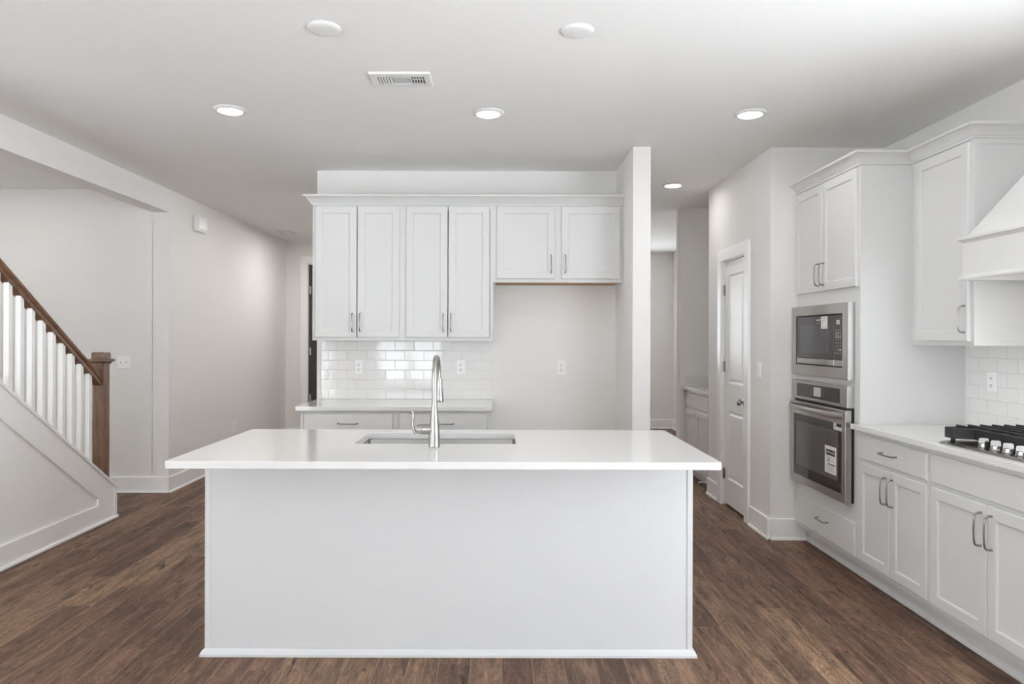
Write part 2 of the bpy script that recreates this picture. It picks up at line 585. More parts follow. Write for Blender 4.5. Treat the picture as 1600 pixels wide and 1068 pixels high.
# ------------------------------------------------------------------ the room shell
structure('floor', MB().box(-212, 114, -128, 452, -3, 0), 'floor', label='brown wood plank floor running away from the camera')
structure('ceiling', MB().box(-212, 114, -128, 452, ZC, ZC + 4), 'ceiling', label='smooth white ceiling above the kitchen')

def wall_holes(fn, u0, u1, holes, w0, w1):
    """solid wall from u0..u1, floor to ceiling, with rectangular openings"""
    mb = MB()
    def seg(a, b, z0, z1):
        if b - a > 0.01 and z1 - z0 > 0.01:
            p, q = fn(a, z0, w0), fn(b, z1, w1)
            mb.box(p[0], q[0], p[1], q[1], p[2], q[2])
    cur = u0
    for a, b, z0, z1 in sorted(holes):
        seg(cur, a, 0, ZC)
        seg(a, b, 0, z0)
        seg(a, b, z1, ZC)
        cur = b
    seg(cur, u1, 0, ZC)
    return mb

def holes_for(ax, c):
    return [(u0, u1, z0, z1) for n, a, cc, u0, u1, z0, z1 in WINDOWS if a == ax and cc == c]

structure('wall_rear', wall_holes(lambda u, v, w: (u, YB - w, v), XL - 6, XR + 4.5, holes_for('y-', YB), 0, 5), 'wall')
structure('wall_right', wall_holes(lambda u, v, w: (XR + w, u, v), YB, 447, holes_for('x+', XR), 0, 5), 'wall', label='painted wall on the right behind the cooking cabinets')
structure('wall_left_near', wall_holes(lambda u, v, w: (XL - w, u, v), YB, 40, holes_for('x-', XL), 0, 6), 'wall')
structure('wall_left', MB().box(XL - 6, XL, 257, 402, 0, ZC), 'wall', label='pale painted hall wall on the left with the door chime')
structure('wall_stairwell', MB().box(-210, XL - 6, 257, 262, 0, ZC).box(XL - 6, XL - 5.9, 257, 262, 0, ZC), 'wall', label='pale wall beyond the stair railing with the double switch')
structure('wall_stairwell_left', wall_holes(lambda u, v, w: (-205 - w, u, v), 0, 262, holes_for('x-', -205.0), 0, 5), 'wall')
structure('wall_stairwell_rear', MB().box(-210, XL - 6, -5, 0, 0, ZC), 'wall')
structure('trim_header', MB().box(XL - 6.2, XL, 40, 257, 100.4, ZC), 'wall', label='dropped header beam over the stair opening')
structure('wall_back', MB().box(-58.3, 36.6, YA, YA + 4.6, 0, ZC), 'wall', label='painted wall behind the white cabinets and fridge space')
structure('wall_wing', MB().box(36.6, 41.5, 198.5, YA + 4.6, 0, ZC), 'wall', label='narrow wing wall standing right of the fridge space')
structure('wall_hall_right', MB().box(-58.3, -53.8, YA + 4.6, 290, 0, ZC).box(-58.3, -53.8, 380, 397, 0, ZC).box(-58.3, -53.8, 290, 380, 98, ZC), 'wall')
structure('wall_hall_end', MB().box(XL, -107.4, 397, 402, 0, ZC).box(-70.6, -58.3, 397, 402, 0, ZC).box(-107.4, -70.6, 397, 402, 97, ZC).box(-58.3, -53.8, 397, 402, 0, ZC), 'wall', label='end wall of the left hall holding the dark door')
structure('wall_far', wall_holes(lambda u, v, w: (u, 443 + w, v), -58, XR, holes_for('y+', 443.0), 0, 5), 'wall', label='grey far wall seen past the wing wall')
structure('wall_far_left', MB().box(-58.3, -53.8, 402, 443, 0, ZC), 'wall')
# nook wall with a rounded end
nk = MB()
pts = [(XR, 292), (XR, 296.5)] + [(73.6 - 1.3 + 1.3 - 2.25 * math.sin(a) * 0.6, 294.25 + 2.25 * math.cos(a)) for a in [PI * k / 8 for k in range(9)]]
nk.prism(pts, lambda u, v, a: (u, v, a), 0, ZC)
structure('wall_nook', nk, 'wall', label='wall behind the small nook cabinet past the pantry door', smooth=40)

# pantry closet walls: the door opening is Y 218.2 .. 241.6
DY0, DY1, DZ = 218.4, 241.2, 81.2
XP = 74.8
structure('wall_pantry', MB().box(XP, XP + 4.5, 198.7, DY0 - 0.8, 0, ZC).box(XP, XP + 4.5, DY1 + 0.8, 257.6, 0, ZC).box(XP, XP + 4.5, DY0 - 0.8, DY1 + 0.8, DZ + 0.8, ZC)
          .box(XP + 4.5, XR, 253.1, 257.6, 0, ZC), 'wall', label='pale wall holding the white pantry door')
structure('wall_pantry_front', MB().box(XP + 4.5, XR, 198.7, 203.2, 0, ZC), 'wall')

# baseboards (with shoe moulding)
def base_profile(h=5.7):
    return [(0, 0), (0.95, 0), (0.95, 0.35), (0.75, 0.75), (0.55, 0.8), (0.55, h - 0.25), (0.4, h), (0, h)]
def baseboard(name, fn, u0, u1, label=None, mb=None, h=5.7):
    mb = mb or MB()
    mb.loops([[fn(u0, z, w) for w, z in base_profile(h)], [fn(u1, z, w) for w, z in base_profile(h)]])
    if name:
        structure(name, mb, 'trim', label=label)
    return mb
baseboard('baseboard_left', face_xp(XL), 256.05, 397, 'white baseboard along the left hall wall')
baseboard('baseboard_stairwell', face_y(257), -205, XL + 0.5, 'white baseboard under the double light switch')
baseboard('baseboard_hall_end', face_y(397), XL + 1, -111.8)
baseboard('baseboard_alcove', face_y(YA), -2.0, 36.6)
baseboard('baseboard_wing', face_y(198.5), 36.6, 41.5)
baseboard('baseboard_far', face_y(443), -53, XR, 'white baseboard on the grey far wall')
baseboard('baseboard_far_right', face_x(XR), 297, 442)
baseboard('baseboard_pantry_near', face_x(XP), 197.75, 213.9, 'white baseboard right of the pantry door', h=5.9)
baseboard('baseboard_pantry_far', face_x(XP), 245.6, 257.6, 'short white baseboard left of the pantry door', h=5.9)
baseboard('baseboard_pantry_front', face_y(198.7), XP - 0.9, 84.8, 'white baseboard beside the oven cabinet', h=5.9)
baseboard('baseboard_stair', face_xp(XL), 60, 221.4) if False else None

# windows behind the camera and out of view
for n, ax, c, u0, u1, z0, z1 in WINDOWS:
    fn = {'y-': lambda u, v, w: (u, c - w, v), 'y+': lambda u, v, w: (u, c + w, v), 'x+': lambda u, v, w: (c + w, u, v), 'x-': lambda u, v, w: (c - w, u, v)}[ax]
    def fbox(mb, a, b, v0, v1, w0, w1):
        p, q = fn(a, v0, w0), fn(b, v1, w1)
        mb.box(p[0], q[0], p[1], q[1], p[2], q[2])
    mb = MB()
    for a, b, v0, v1 in ((u0 - 3.5, u0, z0 - 3.5, z1 + 3.5), (u1, u1 + 3.5, z0 - 3.5, z1 + 3.5), (u0, u1, z1, z1 + 3.5), (u0, u1, z0 - 3.5, z0)):
        fbox(mb, a, b, v0, v1, -0.8, -0.01)
    for a, b, v0, v1 in ((u0, u0 + 1.6, z0, z1), (u1 - 1.6, u1, z0, z1), (u0 + 1.6, u1 - 1.6, z1 - 1.6, z1), (u0 + 1.6, u1 - 1.6, z0, z0 + 1.6)):
        fbox(mb, a, b, v0, v1, 1.5, 3.5)
    nb = 3 if u1 - u0 > 60 else 2
    for k in range(1, nb):
        m_ = u0 + (u1 - u0) * k / nb
        fbox(mb, m_ - 1.4, m_ + 1.4, z0 + 1.6, z1 - 1.6, 1.5, 3.5)
    if z0 > 20:
        fbox(mb, u0 + 1.6, u1 - 1.6, (z0 + z1) / 2 - 1, (z0 + z1) / 2 + 1, 1.7, 3.3)
    w_ = structure(n, mb, 'trim')
    pm = MB()
    fbox(pm, u0 + 1.6, u1 - 1.6, z0 + 1.6, z1 - 1.6, 2.4, 2.55)
    pm.build('pane', 'pane', w_)

# ------------------------------------------------------------------ reusable parts
def pull(parent, fn, u0, v0, u1, v1, w0, material='pull'):
    """bowed bar pull between two feet on the surface at height w0"""
    L_ = math.hypot(u1 - u0, v1 - v0)
    du, dv = (u1 - u0) / L_, (v1 - v0) / L_
    prof = [(0.0, 0.0), (0.0, 0.55), (0.10, 0.9), (0.42, 1.16), (1.2, 1.28), (L_ / 2, 1.34), (L_ - 1.2, 1.28), (L_ - 0.42, 1.16), (L_ - 0.10, 0.9), (L_, 0.55), (L_, 0.0)]
    path = [fn(u0 + du * s, v0 + dv * s, w0 + w) for s, w in prof]
    out = Vector(fn(u0, v0, 1)) - Vector(fn(u0, v0, 0))
    rad = [0.24, 0.20, 0.19, 0.18, 0.165, 0.16, 0.165, 0.18, 0.19, 0.20, 0.24]
    side = Vector(fn(u0 - dv, v0 + du, 0)) - Vector(fn(u0, v0, 0))
    mb = MB().tube(path, rad, 12, 1.0, up=side)
    return mb.build('handle', material, parent, 50)

DOOR_T = 0.75
def shaker(parent, fn, u0, u1, v0, v1, name='door', stile=2.15, material='cab'):
    st = [(0, 0.0), (0, 0.56), (0.07, 0.68), (0.17, DOOR_T), (stile - 0.12, DOOR_T), (stile, DOOR_T - 0.06), (stile + 0.10, DOOR_T - 0.12), (stile + 0.14, 0.40)]
    return MB().stack(fn, u0, u1, v0, v1, st).build(name, material, parent)
def slab(parent, fn, u0, u1, v0, v1, name='drawer', material='cab'):
    return MB().stack(fn, u0, u1, v0, v1, [(0, 0), (0, 0.45), (0.08, 0.58), (0.30, DOOR_T), (0.34, DOOR_T)]).build(name, material, parent)

def outlet(fn, u, v, w, label, root):
    """duplex outlet; fn places it, root = base point"""
    t = empty('wall_outlet', *root, label, 'outlet', 'duplex wall outlets')
    MB().stack(fn, u - 1.4, u + 1.4, v - 2.3, v + 2.3, [(0, w), (0, w + 0.12), (0.12, w + 0.24)]).build('cover_plate', 'plate', t)
    for s in (-1, 1):
        cy = v + s * 0.78
        r = MB().loops([[fn(u + x, cy + z, w + ww) for x, z in rrect(-0.66, 0.66, -0.56, 0.56, 0.4)] for ww in (0.235, 0.29)]).build('receptacle', 'plate', t)
        sl = MB()
        for a, b in ((-0.25, 0.10), (0.25, 0.10)):
            sl.stack(fn, u + a - 0.07, u + a + 0.07, cy + b - 0.15, cy + b + 0.17, [(0, w + 0.285), (0, w + 0.296)])
        sl.loops([[fn(u + 0.13 * math.cos(2 * PI * k / 10), cy - 0.26 + 0.13 * math.sin(2 * PI * k / 10), w + ww) for k in range(10)] for ww in (0.285, 0.296)])
        sl.build('slots', 'dark', r)
    return t

def switch(fn, u, v, w, gangs, label, root, rocker=False):
    t = empty('light_switch', *root, label, 'light switch')
    hw = 1.4 if gangs == 1 else 2.4
    MB().stack(fn, u - hw, u + hw, v - 2.3, v + 2.3, [(0, w), (0, w + 0.12), (0.12, w + 0.24)]).build('cover_plate', 'plate', t)
    for k in range(gangs):
        c = u + (k - (gangs - 1) / 2) * 1.85
        if rocker:
            MB().prism([(w + 0.23, v - 1.3), (w + 0.30, v - 1.3), (w + 0.26, v), (w + 0.40, v + 1.3), (w + 0.23, v + 1.3)], lambda a, b, q: fn(q, b, a), c - 0.65, c + 0.65).build('rocker', 'plate', t)
        else:
            MB().prism([(w + 0.23, v - 0.42), (w + 0.27, v - 0.42), (w + 0.75, v + 0.22), (w + 0.75, v + 0.46), (w + 0.27, v + 0.36), (w + 0.23, v + 0.36)], lambda a, b, q: fn(q, b, a), c - 0.2, c + 0.2).build('toggle', 'plate', t)
    return t

# ------------------------------------------------------------------ kitchen island
isl = empty('kitchen_island', -9, 137, 0, 'long white kitchen island base with smooth panelled back facing the viewer', 'kitchen island')
IX0, IX1, IY0, IY1 = -51.6, 33.7, 125.3, 150.6
MB().box(IX0 + 0.4, IX1 - 0.4, IY0 + 0.35, IY1, 0.02, 34.98).build('cabinet_body', 'cab', isl) if False else None
body = MB()
body.box(IX0 + 0.4, IX1 - 0.4, IY0 + 0.55, IY0 + 1.3, 0.02, 34.98)           # back panel carrier
body.box(IX0 + 0.4, IX0 + 1.3, IY0 + 1.3, IY1, 0.02, 34.98)                  # end panels
body.box(IX1 - 1.3, IX1 - 0.4, IY0 + 1.3, IY1, 0.02, 34.98)
body.box(IX0 + 1.3, IX1 - 1.3, IY1 - 1.0, IY1, 4.5, 34.98)                   # working side
body.box(IX0 + 1.3, IX1 - 1.3, IY0 + 1.3, IY1 - 1.0, 4.5, 5.2)               # cabinet floor
body.build('cabinet_body', 'cab', isl)
MB().box(IX0 + 0.95, IX1 - 0.95, IY0 + 0.18, IY0 + 0.55, 0.05, 34.97).build('back_panel', 'panel', isl)
for a, b in ((IX0, IX0 + 0.95), (IX1 - 0.95, IX1)):
    MB().box(a, b, IY0, IY0 + 0.55, 0.05, 34.97, 0.06).build('corner_trim', 'panel', isl)
sh = MB()
prof = [(0, 0.02), (0.65, 0.02), (0.65, 0.45), (0.45, 0.9), (0.12, 1.25), (0, 1.3)]
ls = []
for d, z in prof:
    ls.append([(IX0 - d, IY1, z), (IX0 - d, IY0 - d, z), (IX1 + d, IY0 - d, z), (IX1 + d, IY1, z)])
nn = len(ls)
sh.add([p for l in ls for p in l], [(a * 4 + k, a * 4 + k + 1, ((a + 1) % nn) * 4 + k + 1, ((a + 1) % nn) * 4 + k) for a in range(nn) for k in range(3)] + [tuple(a * 4 for a in range(nn)), tuple(a * 4 + 3 for a in range(nn))[::-1]])
sh.build('shoe_moulding', 'panel', isl)

# countertop with the sink cut out
CT0, CT1 = 35.0, 36.2
SX0, SX1, SY0, SY1 = -26.8, 2.9, 131.5, 146.8
top = MB()
def rl(x0, x1, y0, y1, r, z, ins=0.0):
    return [(x, y, z) for x, y in rrect(x0 + ins, x1 - ins, y0 + ins, y1 - ins, max(r - ins, 0.05), 6)]
O = (-52.7, 34.8, 112.2, 152.0)
I = (SX0, SX1, SY0, SY1)
top.loops([rl(*O, 0.6, CT0, 0.1), rl(*O, 0.6, CT0 + 0.1), rl(*O, 0.6, CT1 - 0.1), rl(*O, 0.6, CT1 - 0.03, 0.03), rl(*O, 0.6, CT1, 0.1),
           rl(*I, 0.5, CT1, -0.06), rl(*I, 0.5, CT1 - 0.06), rl(*I, 0.5, CT0)], ring=True)
tag(top.build('countertop', 'quartz'), 'white quartz countertop overhanging the island, with the sink cut out', 'countertop')

snk = MB()
def sk(ins, z, r=0.9):
    return [(x, y, z) for x, y in rrect(SX0 + ins, SX1 - ins, SY0 + ins, SY1 - ins, r, 6)]
snk.loops([sk(-0.9, CT0 - 0.02), sk(-0.15, CT0 - 0.02), sk(-0.08, CT0 - 0.12), sk(0.02, 27.2), sk(0.3, 26.6), sk(0.9, 26.3)], cap0=False, cap1=True)
snk.loops([sk(-0.9, CT0 - 0.03), sk(-0.9, CT0 - 0.14), sk(-0.2, CT0 - 0.14), sk(-0.14, 26.9), sk(0.6, 26.15)], cap0=False, cap1=True)
sobj = empty('kitchen_sink', -12, 139, 26.1, 'stainless undermount sink set into the island countertop', 'sink')
snk.build('basin', 'sink', sobj, 40)
MB().lathe([(1.75, 0.0), (1.75, 0.08), (1.4, 0.1), (1.2, 0.02), (0.0, 0.02)], (-12, 139, 26.32)).build('drain', 'chrome', sobj, 40)

# faucet
FX, FY = -11.75, 127.8
fau = empty('kitchen_faucet', FX, FY, CT1, 'brushed nickel gooseneck pull-down faucet with side lever on the island', 'faucet')
MB().lathe([(1.0, 0.0), (1.03, 0.05), (1.0, 0.15), (0.98, 1.0), (0.96, 2.0), (0.92, 3.0), (0.82, 4.2), (0.68, 5.6), (0.56, 6.9), (0.50, 8.05), (0.0, 8.05)], (FX, FY, CT1 + 0.01)).build('body', 'nickel', fau, 40)
pth = [(FX, FY, CT1 + 8.07), (FX, FY, CT1 + 10.4), (FX, FY, CT1 + 12.4)]
R_, zc = 3.35, CT1 + 12.5
for k in range(1, 15):
    a = PI * k / 15
    pth.append((FX + 0.06 * (1 - math.cos(a)), FY + R_ - R_ * math.cos(a), zc + R_ * math.sin(a) * 1.0))
pth += [(FX + 0.16, FY + 2 * R_, zc - 0.1), (FX + 0.2, FY + 2 * R_ + 0.05, zc - 0.7)]
MB().tube(pth, 0.475, 18, up=(1, 0, 0)).build('spout', 'nickel', fau, 60)
hx, hy = FX + 0.2, FY + 2 * R_ + 0.05
MB().lathe([(0.50, 0.0), (0.52, -0.1), (0.52, -0.9), (0.58, -2.0), (0.70, -3.1), (0.80, -4.0), (0.80, -4.25), (0.70, -4.4), (0.0, -4.4)], (hx + 0.12, hy, zc - 0.7)).build('spray_head', 'nickel', fau, 40)
MB().lathe([(0.93, 0.0), (0.93, -1.5), (0.90, -1.55), (0.86, -1.56), (0.9, -1.62), (0.92, -1.9), (0.84, -2.4), (0.6, -2.75), (0.0, -2.85)], (FX - 0.5, FY, CT1 + 3.15), axis='x').build('valve_hub', 'nickel', fau, 40)
lv = [(-3.15, 2.35), (-3.45, 2.55), (-3.75, 3.2), (-3.92, 4.0), (-3.86, 4.8), (-3.72, 5.5), (-3.78, 6.1), (-4.05, 6.55)]
MB().tube([(FX + a, FY - 0.05, CT1 + z) for a, z in lv], [0.26, 0.33, 0.27, 0.23, 0.25, 0.29, 0.25, 0.14], 14, 1.6, up=(1, 0, 0)).build('lever', 'nickel', fau, 60)

# ------------------------------------------------------------------ back wall: upper cabinets
YU = 215.0                      # face-frame plane of the uppers
fu_ = face_y(YU)
def upper_cabinet(x0, x1, z0, z1, doors, label, raw=False):
    t = empty('wall_cabinet', (x0 + x1) / 2, YA, z0, label, 'cabinet', 'white wall cabinets over the back counter')
    mb = MB()
    mb.box(x0, x0 + 0.7, YU + 0.75, YA - 0.02, z0, z1)
    mb.box(x1 - 0.7, x1, YU + 0.75, YA - 0.02, z0, z1)
    mb.box(x0 + 0.7, x1 - 0.7, YU + 0.75, YA - 0.02, z1 - 0.7, z1)
    mb.box(x0 + 0.7, x1 - 0.7, YA - 0.4, YA - 0.02, z0, z1 - 0.7)
    if not raw:
        mb.box(x0 + 0.7, x1 - 0.7, YU + 0.75, YA - 0.4, z0, z0 + 0.6)
    # face frame
    mb.box(x0, x0 + 1.0, YU, YU + 0.75, z0, z1)
    mb.box(x1 - 1.0, x1, YU, YU + 0.75, z0, z1)
    mb.box(x0 + 1.0, x1 - 1.0, YU, YU + 0.75, z0, z0 + 1.4)
    mb.box(x0 + 1.0, x1 - 1.0, YU, YU + 0.75, z1 - 1.4, z1)
    if raw:
        xm = (x0 + x1) / 2
        mb.box(xm - 1.3, xm + 1.3, YU, YU + 0.75, z0 + 1.4, z1 - 1.4)
    mb.build('carcass', 'cab', t)
    if raw:
        MB().box(x0 + 0.72, x1 - 0.72, YU + 0.77, YA - 0.42, z0 + 0.06, z0 + 0.5).build('underside', 'rawwood', t)['label'] = 'raw brown wood underside'
    for (a, b, c, d, hu, hv0, hv1) in doors:
        dr = shaker(t, fu_, a, b, c, d)
        pull(dr, fu_, hu, hv0, hu, hv1, DOOR_T)
    return t
upper_cabinet(-56.4, -29.3, 54.8, 95.4, [(-55.5, -43.08, 55.75, 95.0, -44.25, 57.55, 62.85), (-42.86, -30.3, 55.75, 95.0, -41.95, 57.55, 62.85)],
              'tall white double-door wall cabinet at the left end above the tile')
upper_cabinet(-29.3, -2.2, 54.8, 95.4, [(-28.35, -15.88, 55.75, 95.0, -17.1, 57.55, 62.85), (-15.66, -3.3, 55.75, 95.0, -14.8, 57.55, 62.85)],
              'tall white double-door wall cabinet next to the fridge space')
upper_cabinet(-2.2, 36.5, 72.3, 95.4, [(-1.2, 16.2, 73.35, 95.0, 15.0, 75.1, 80.4), (18.15, 35.75, 73.35, 95.0, 19.3, 75.1, 80.4)],
              'short white double-door cabinet above the empty fridge space', raw=True)

CROWN = [(0.0, 95.42), (0.42, 95.42), (0.42, 95.85), (0.62, 96.0), (0.78, 96.25), (1.05, 96.65), (1.45, 97.1), (1.9, 97.45), (2.2, 97.6), (2.45, 97.62), (2.45, 98.15), (2.3, 98.25), (0.0, 98.25)]
def crown(name, pathfn, label):
    rows = [[(*p, z) for p in pathfn(d)] for d, z in CROWN]
    n = len(rows[0])
    k = len(rows)
    mb = MB().add([p for r in rows for p in r], [(a * n + q, a * n + q + 1, ((a + 1) % k) * n + q + 1, ((a + 1) % k) * n + q) for a in range(k) for q in range(n - 1)]
                  + [tuple(a * n for a in range(k)), tuple(a * n + n - 1 for a in range(k))[::-1]])
    return tag(mb.build(name, 'cab'), label, 'moulding')
crown('crown_moulding', lambda d: [(-56.4 - d, YA - 0.05), (-56.4 - d, YU - d), (36.5, YU - d)], 'white crown moulding along the top of the back wall cabinets')

# ------------------------------------------------------------------ back wall: base cabinets, counter, tile
YBF = 203.6
fb_ = face_y(YBF)
def base_cabinet_y(x0, x1, label):
    t = empty('base_cabinet', (x0 + x1) / 2, YA, 0, label, 'cabinet', 'white base cabinets under the back counter')
    MB().box(x0, x1, YBF + 0.75, YA - 0.05, 4.5, 34.98).box(x0, x0 + 1.0, YBF, YBF + 0.75, 4.5, 34.98).box(x1 - 1.0, x1, YBF, YBF + 0.75, 4.5, 34.98) \
        .box(x0 + 1, x1 - 1, YBF, YBF + 0.75, 33.7, 34.98).box(x0 + 1, x1 - 1, YBF, YBF + 0.75, 27.2, 28.8).box(x0 + 1, x1 - 1, YBF, YBF + 0.75, 4.5, 6).build('carcass', 'cab', t)
    MB().box(x0, x1, YBF + 3, YA - 0.05, 0.02, 4.48).build('toe_kick', 'cab', t)
    a, b = x0 + 1.0, x1 - 1.0
    dr = slab(t, fb_, a, b, 28.4, 34.2)
    m_ = (a + b) / 2
    pull(dr, fb_, m_ - 2.8, 31.35, m_ + 2.8, 31.35, DOOR_T)
    for c, d, h in ((a, m_ - 0.12, m_ - 1.2), (m_ + 0.12, b, m_ + 1.2)):
        o = shaker(t, fb_, c, d, 5.4, 27.8)
        pull(o, fb_, h, 20.6, h, 26.1, DOOR_T)
base_cabinet_y(-56.8, -29.5, 'white base cabinet with wide drawer at the left end of the back counter')
base_cabinet_y(-29.5, -2.6, 'white base cabinet with drawer, beside the fridge space behind the faucet')
bc = MB().loops([rl(-57.9, -2.4, 202.1, YA - 0.05, 0.12, z, i) for z, i in ((CT0, 0.05), (CT0 + 0.06, 0), (CT1 - 0.06, 0), (CT1, 0.06))])
tag(bc.build('countertop', 'quartz'), 'white quartz countertop on the back cabinets below the subway tile', 'countertop')
bt = MB().box(-56.7, -2.3, YA - 0.36, YA - 0.02, CT1 + 0.01, 54.78)
tag(bt.build('backsplash', 'tile_back'), 'glossy white subway tile backsplash between back counter and wall cabinets', 'backsplash')

outlet(face_y(YA - 0.36), -44.9, 46.3, 0, 'white outlet on the subway tile left of the faucet', (-44.9, YA - 0.4, 44))
outlet(face_y(YA - 0.36), -12.6, 46.3, 0, 'white outlet on the subway tile right of the faucet', (-12.6, YA - 0.4, 44))
outlet(face_y(YA), 19.3, 46.3, 0, 'white outlet on the bare wall inside the fridge space', (19.3, YA, 44))
outlet(face_xp(XL), 320, 15.6, 0, 'low white outlet on the left hall wall above the baseboard', (XL, 320, 13))
outlet(face_x(XR - 0.36), 154.7, 46.4, 0, 'white outlet on the tile behind the cooktop', (XR - 0.4, 154.7, 44))
switch(face_y(257), -135, 46.6, 0, 2, 'white double toggle switch on the wall right of the newel post', (-135, 257, 44))
switch(face_x(XP), 206.9, 46.7, 0, 1, 'white rocker switch on the wall right of the pantry door', (XP, 206.9, 44), rocker=True)

# ------------------------------------------------------------------ right side: oven tower
XF = 82.2
ft = face_x(XF)
TY0, TY1 = 163.7, 198.65
tw = empty('oven_cabinet', 94, 181, 0, 'tall white cabinet tower holding the microwave and oven', 'cabinet')
mb = MB()
MZ0, MZ1, OZ0, OZ1 = 46.9, 63.4, 18.0, 43.9        # cut-outs
mb.box(XF, XR - 0.05, TY0, TY0 + 0.75, 4.5, 95.4)                     # side panels
mb.box(XF + 0.75, XR - 0.05, TY1 - 0.75, TY1, 4.5, 95.4)
mb.box(XF, XF + 0.75, TY0 + 0.75, TY0 + 3.2, 4.5, 95.4)                # face frame stiles
mb.box(XF, XF + 0.75, TY1 - 3.2, TY1, 4.5, 95.4)
for z0, z1 in ((4.5, 6.0), (12.6, OZ0), (OZ1, MZ0), (MZ1, 68.6), (94.6, 95.4)):
    mb.box(XF, XF + 0.75, TY0 + 3.2, TY1 - 3.2, z0, z1)
mb.box(XF + 0.75, XR - 0.3, TY0 + 0.75, TY1 - 0.75, 94.7, 95.4)
mb.box(XR - 0.3, XR - 0.05, TY0 + 0.75, TY1 - 0.75, 4.5, 94.7)
mb.box(XF + 0.75, XR - 0.3, TY0 + 0.75, TY1 - 0.75, 66.2, 66.9)
mb.box(XF + 0.75, XR - 0.3, TY0 + 0.75, TY1 - 0.75, OZ1 + 0.9, OZ1 + 1.6)
mb.box(XF + 0.75, XR - 0.3, TY0 + 0.75, TY1 - 0.75, OZ0 - 1.6, OZ0 - 0.9)
mb.build('carcass', 'cab', tw)
sp_ = MB()
fs_ = face_y(TY0)
sp_.stack(fs_, XF, 93.88, 36.25, 95.38, [(0, 0.0), (0, 0.2), (0.5, 0.2), (0.55, 0.04)], cap0=False) if False else None
for a, b, h in ((182.15, 198.15, 183.4), (164.5, 181.85, 180.6)):
    dr = shaker(tw, ft, a, b, 67.7, 95.0)
    pull(dr, ft, h, 69.2, h, 74.7, DOOR_T)
dr = slab(tw, ft, 164.9, 198.3, 5.5, 13.3)
pull(dr, ft, 178.0, 10.0, 183.5, 10.0, DOOR_T)
def toe(parent, y0, y1):
    mb = MB().box(XF + 3.0, XF + 3.7, y0, y1, 0.02, 4.5)
    mb.loops([[(XF + 3.0 - w, y, z) for w, z in ((0, 0.02), (0.7, 0.02), (0.7, 0.4), (0.5, 0.85), (0.15, 1.15), (0, 1.2))] for y in (y0, y1)])
    mb.build('toe_kick', 'cab', parent)
toe(tw, TY0, TY1)

# microwave with trim kit
XM = 80.5
fm = face_x(XM)
mw = empty('microwave', 81.5, 182, 46.1, 'built-in stainless microwave with dark glass door above the oven', 'microwave')
MY0, MY1, MW0, MW1 = 166.1, 198.0, 46.1, 64.2
iy0, iy1, iz0, iz1 = 168.8, 195.2, 48.8, 61.7
mb = MB()
def ringbox(mb, fn, o, i, w0, w1, r=0.12):
    """rectangular frame o=(u0,u1,v0,v1) around opening i, from depth w0 to w1, rounded outer edge"""
    L_ = lambda q, ins, w: [fn(q[0] + ins, q[2] + ins, w), fn(q[1] - ins, q[2] + ins, w), fn(q[1] - ins, q[3] - ins, w), fn(q[0] + ins, q[3] - ins, w)]
    mb.loops([L_(o, 0, w0), L_(o, 0, w1 - r), L_(o, r * 0.3, w1 - r * 0.3), L_(o, r, w1), L_(i, 0, w1), L_(i, 0, w0)], ring=True)
    return mb
ringbox(mb, fm, (MY0, MY1, MW0, MW1), (iy0, iy1, iz0, iz1), -1.66, 0.0, 0.15)
mb.build('trim_frame', 'steel', mw)
MB().box(XM + 1.0, 98, iy0 + 0.05, iy1 - 0.05, iz0 + 0.05, iz1 - 0.05).build('housing', 'black', mw)
dv_ = 173.4
door = MB().stack(fm, dv_ + 0.1, iy1 - 0.3, iz0 + 1.75, iz1 - 0.25, [(0, -1.0), (0, -0.25), (0.06, -0.15)]).build('door', 'glass2', mw)
MB().stack(fm, dv_ + 2.6, iy1 - 2.3, iz0 + 3.2, iz1 - 2.6, [(0, -0.149), (0, -0.146)]).build('window', 'cavity', door)
MB().stack(fm, dv_ + 0.1, iy1 - 0.3, iz0 + 0.3, iz0 + 1.72, [(0, -1.0), (0, -0.2), (0.08, -0.12)]).build('door_rail', 'steel', door)
cp = MB().stack(fm, iy0 + 0.25, dv_ - 0.1, iz0 + 1.75, iz1 - 0.25, [(0, -1.0), (0, -0.25), (0.05, -0.17)]).build('control_panel', 'glass2', mw)
MB().stack(fm, iy0 + 0.25, dv_ - 0.1, iz0 + 0.3, iz0 + 1.7, [(0, -1.0), (0, -0.2), (0.08, -0.12)]).build('door_button', 'steel', mw)
# keypad legends, read from the photograph
kp = MB()
cu_ = [172.35, 171.25, 170.15]
rows = [('-', '-', "'"), ('x', 'x', '-'), ('x', 'x', 'x'), ('1', '2', '3'), ('4', '5', '6'), ('7', '8', '9'), ("'", '0', '='), ('-', '-', '-')]
for k, row in enumerate(rows):
    zz = 57.75 - k * 0.79
    for c, ch in zip(cu_, row):
        if ch == '-':
            kp.stack(fm, c - 0.3, c + 0.3, zz - 0.06, zz + 0.06, [(0, -0.172), (0, -0.165)])
        elif ch == "'":
            kp.stack(fm, c - 0.05, c + 0.05, zz - 0.1, zz + 0.1, [(0, -0.172), (0, -0.165)])
        elif ch == '=':
            kp.stack(fm, c - 0.42, c + 0.42, zz - 0.17, zz + 0.17, [(0, -0.172), (0, -0.165)])
        elif ch == 'x':
            for q in (-0.17, 0.17):
                kp.stack(fm, c - 0.27, c + 0.27, zz + q - 0.08, zz + q + 0.08, [(0, -0.172), (0, -0.165)])
        else:
            kp.add(*text_mesh(ch, 0.62, fm, c, zz, -0.165, flip=True))
kp.build('keypad_legend', 'legend', cp)
ds = MB().stack(fm, 170.55, 172.25, 59.1, 60.15, [(0, -0.172), (0.1, -0.16)]).build('display', 'legend', cp)
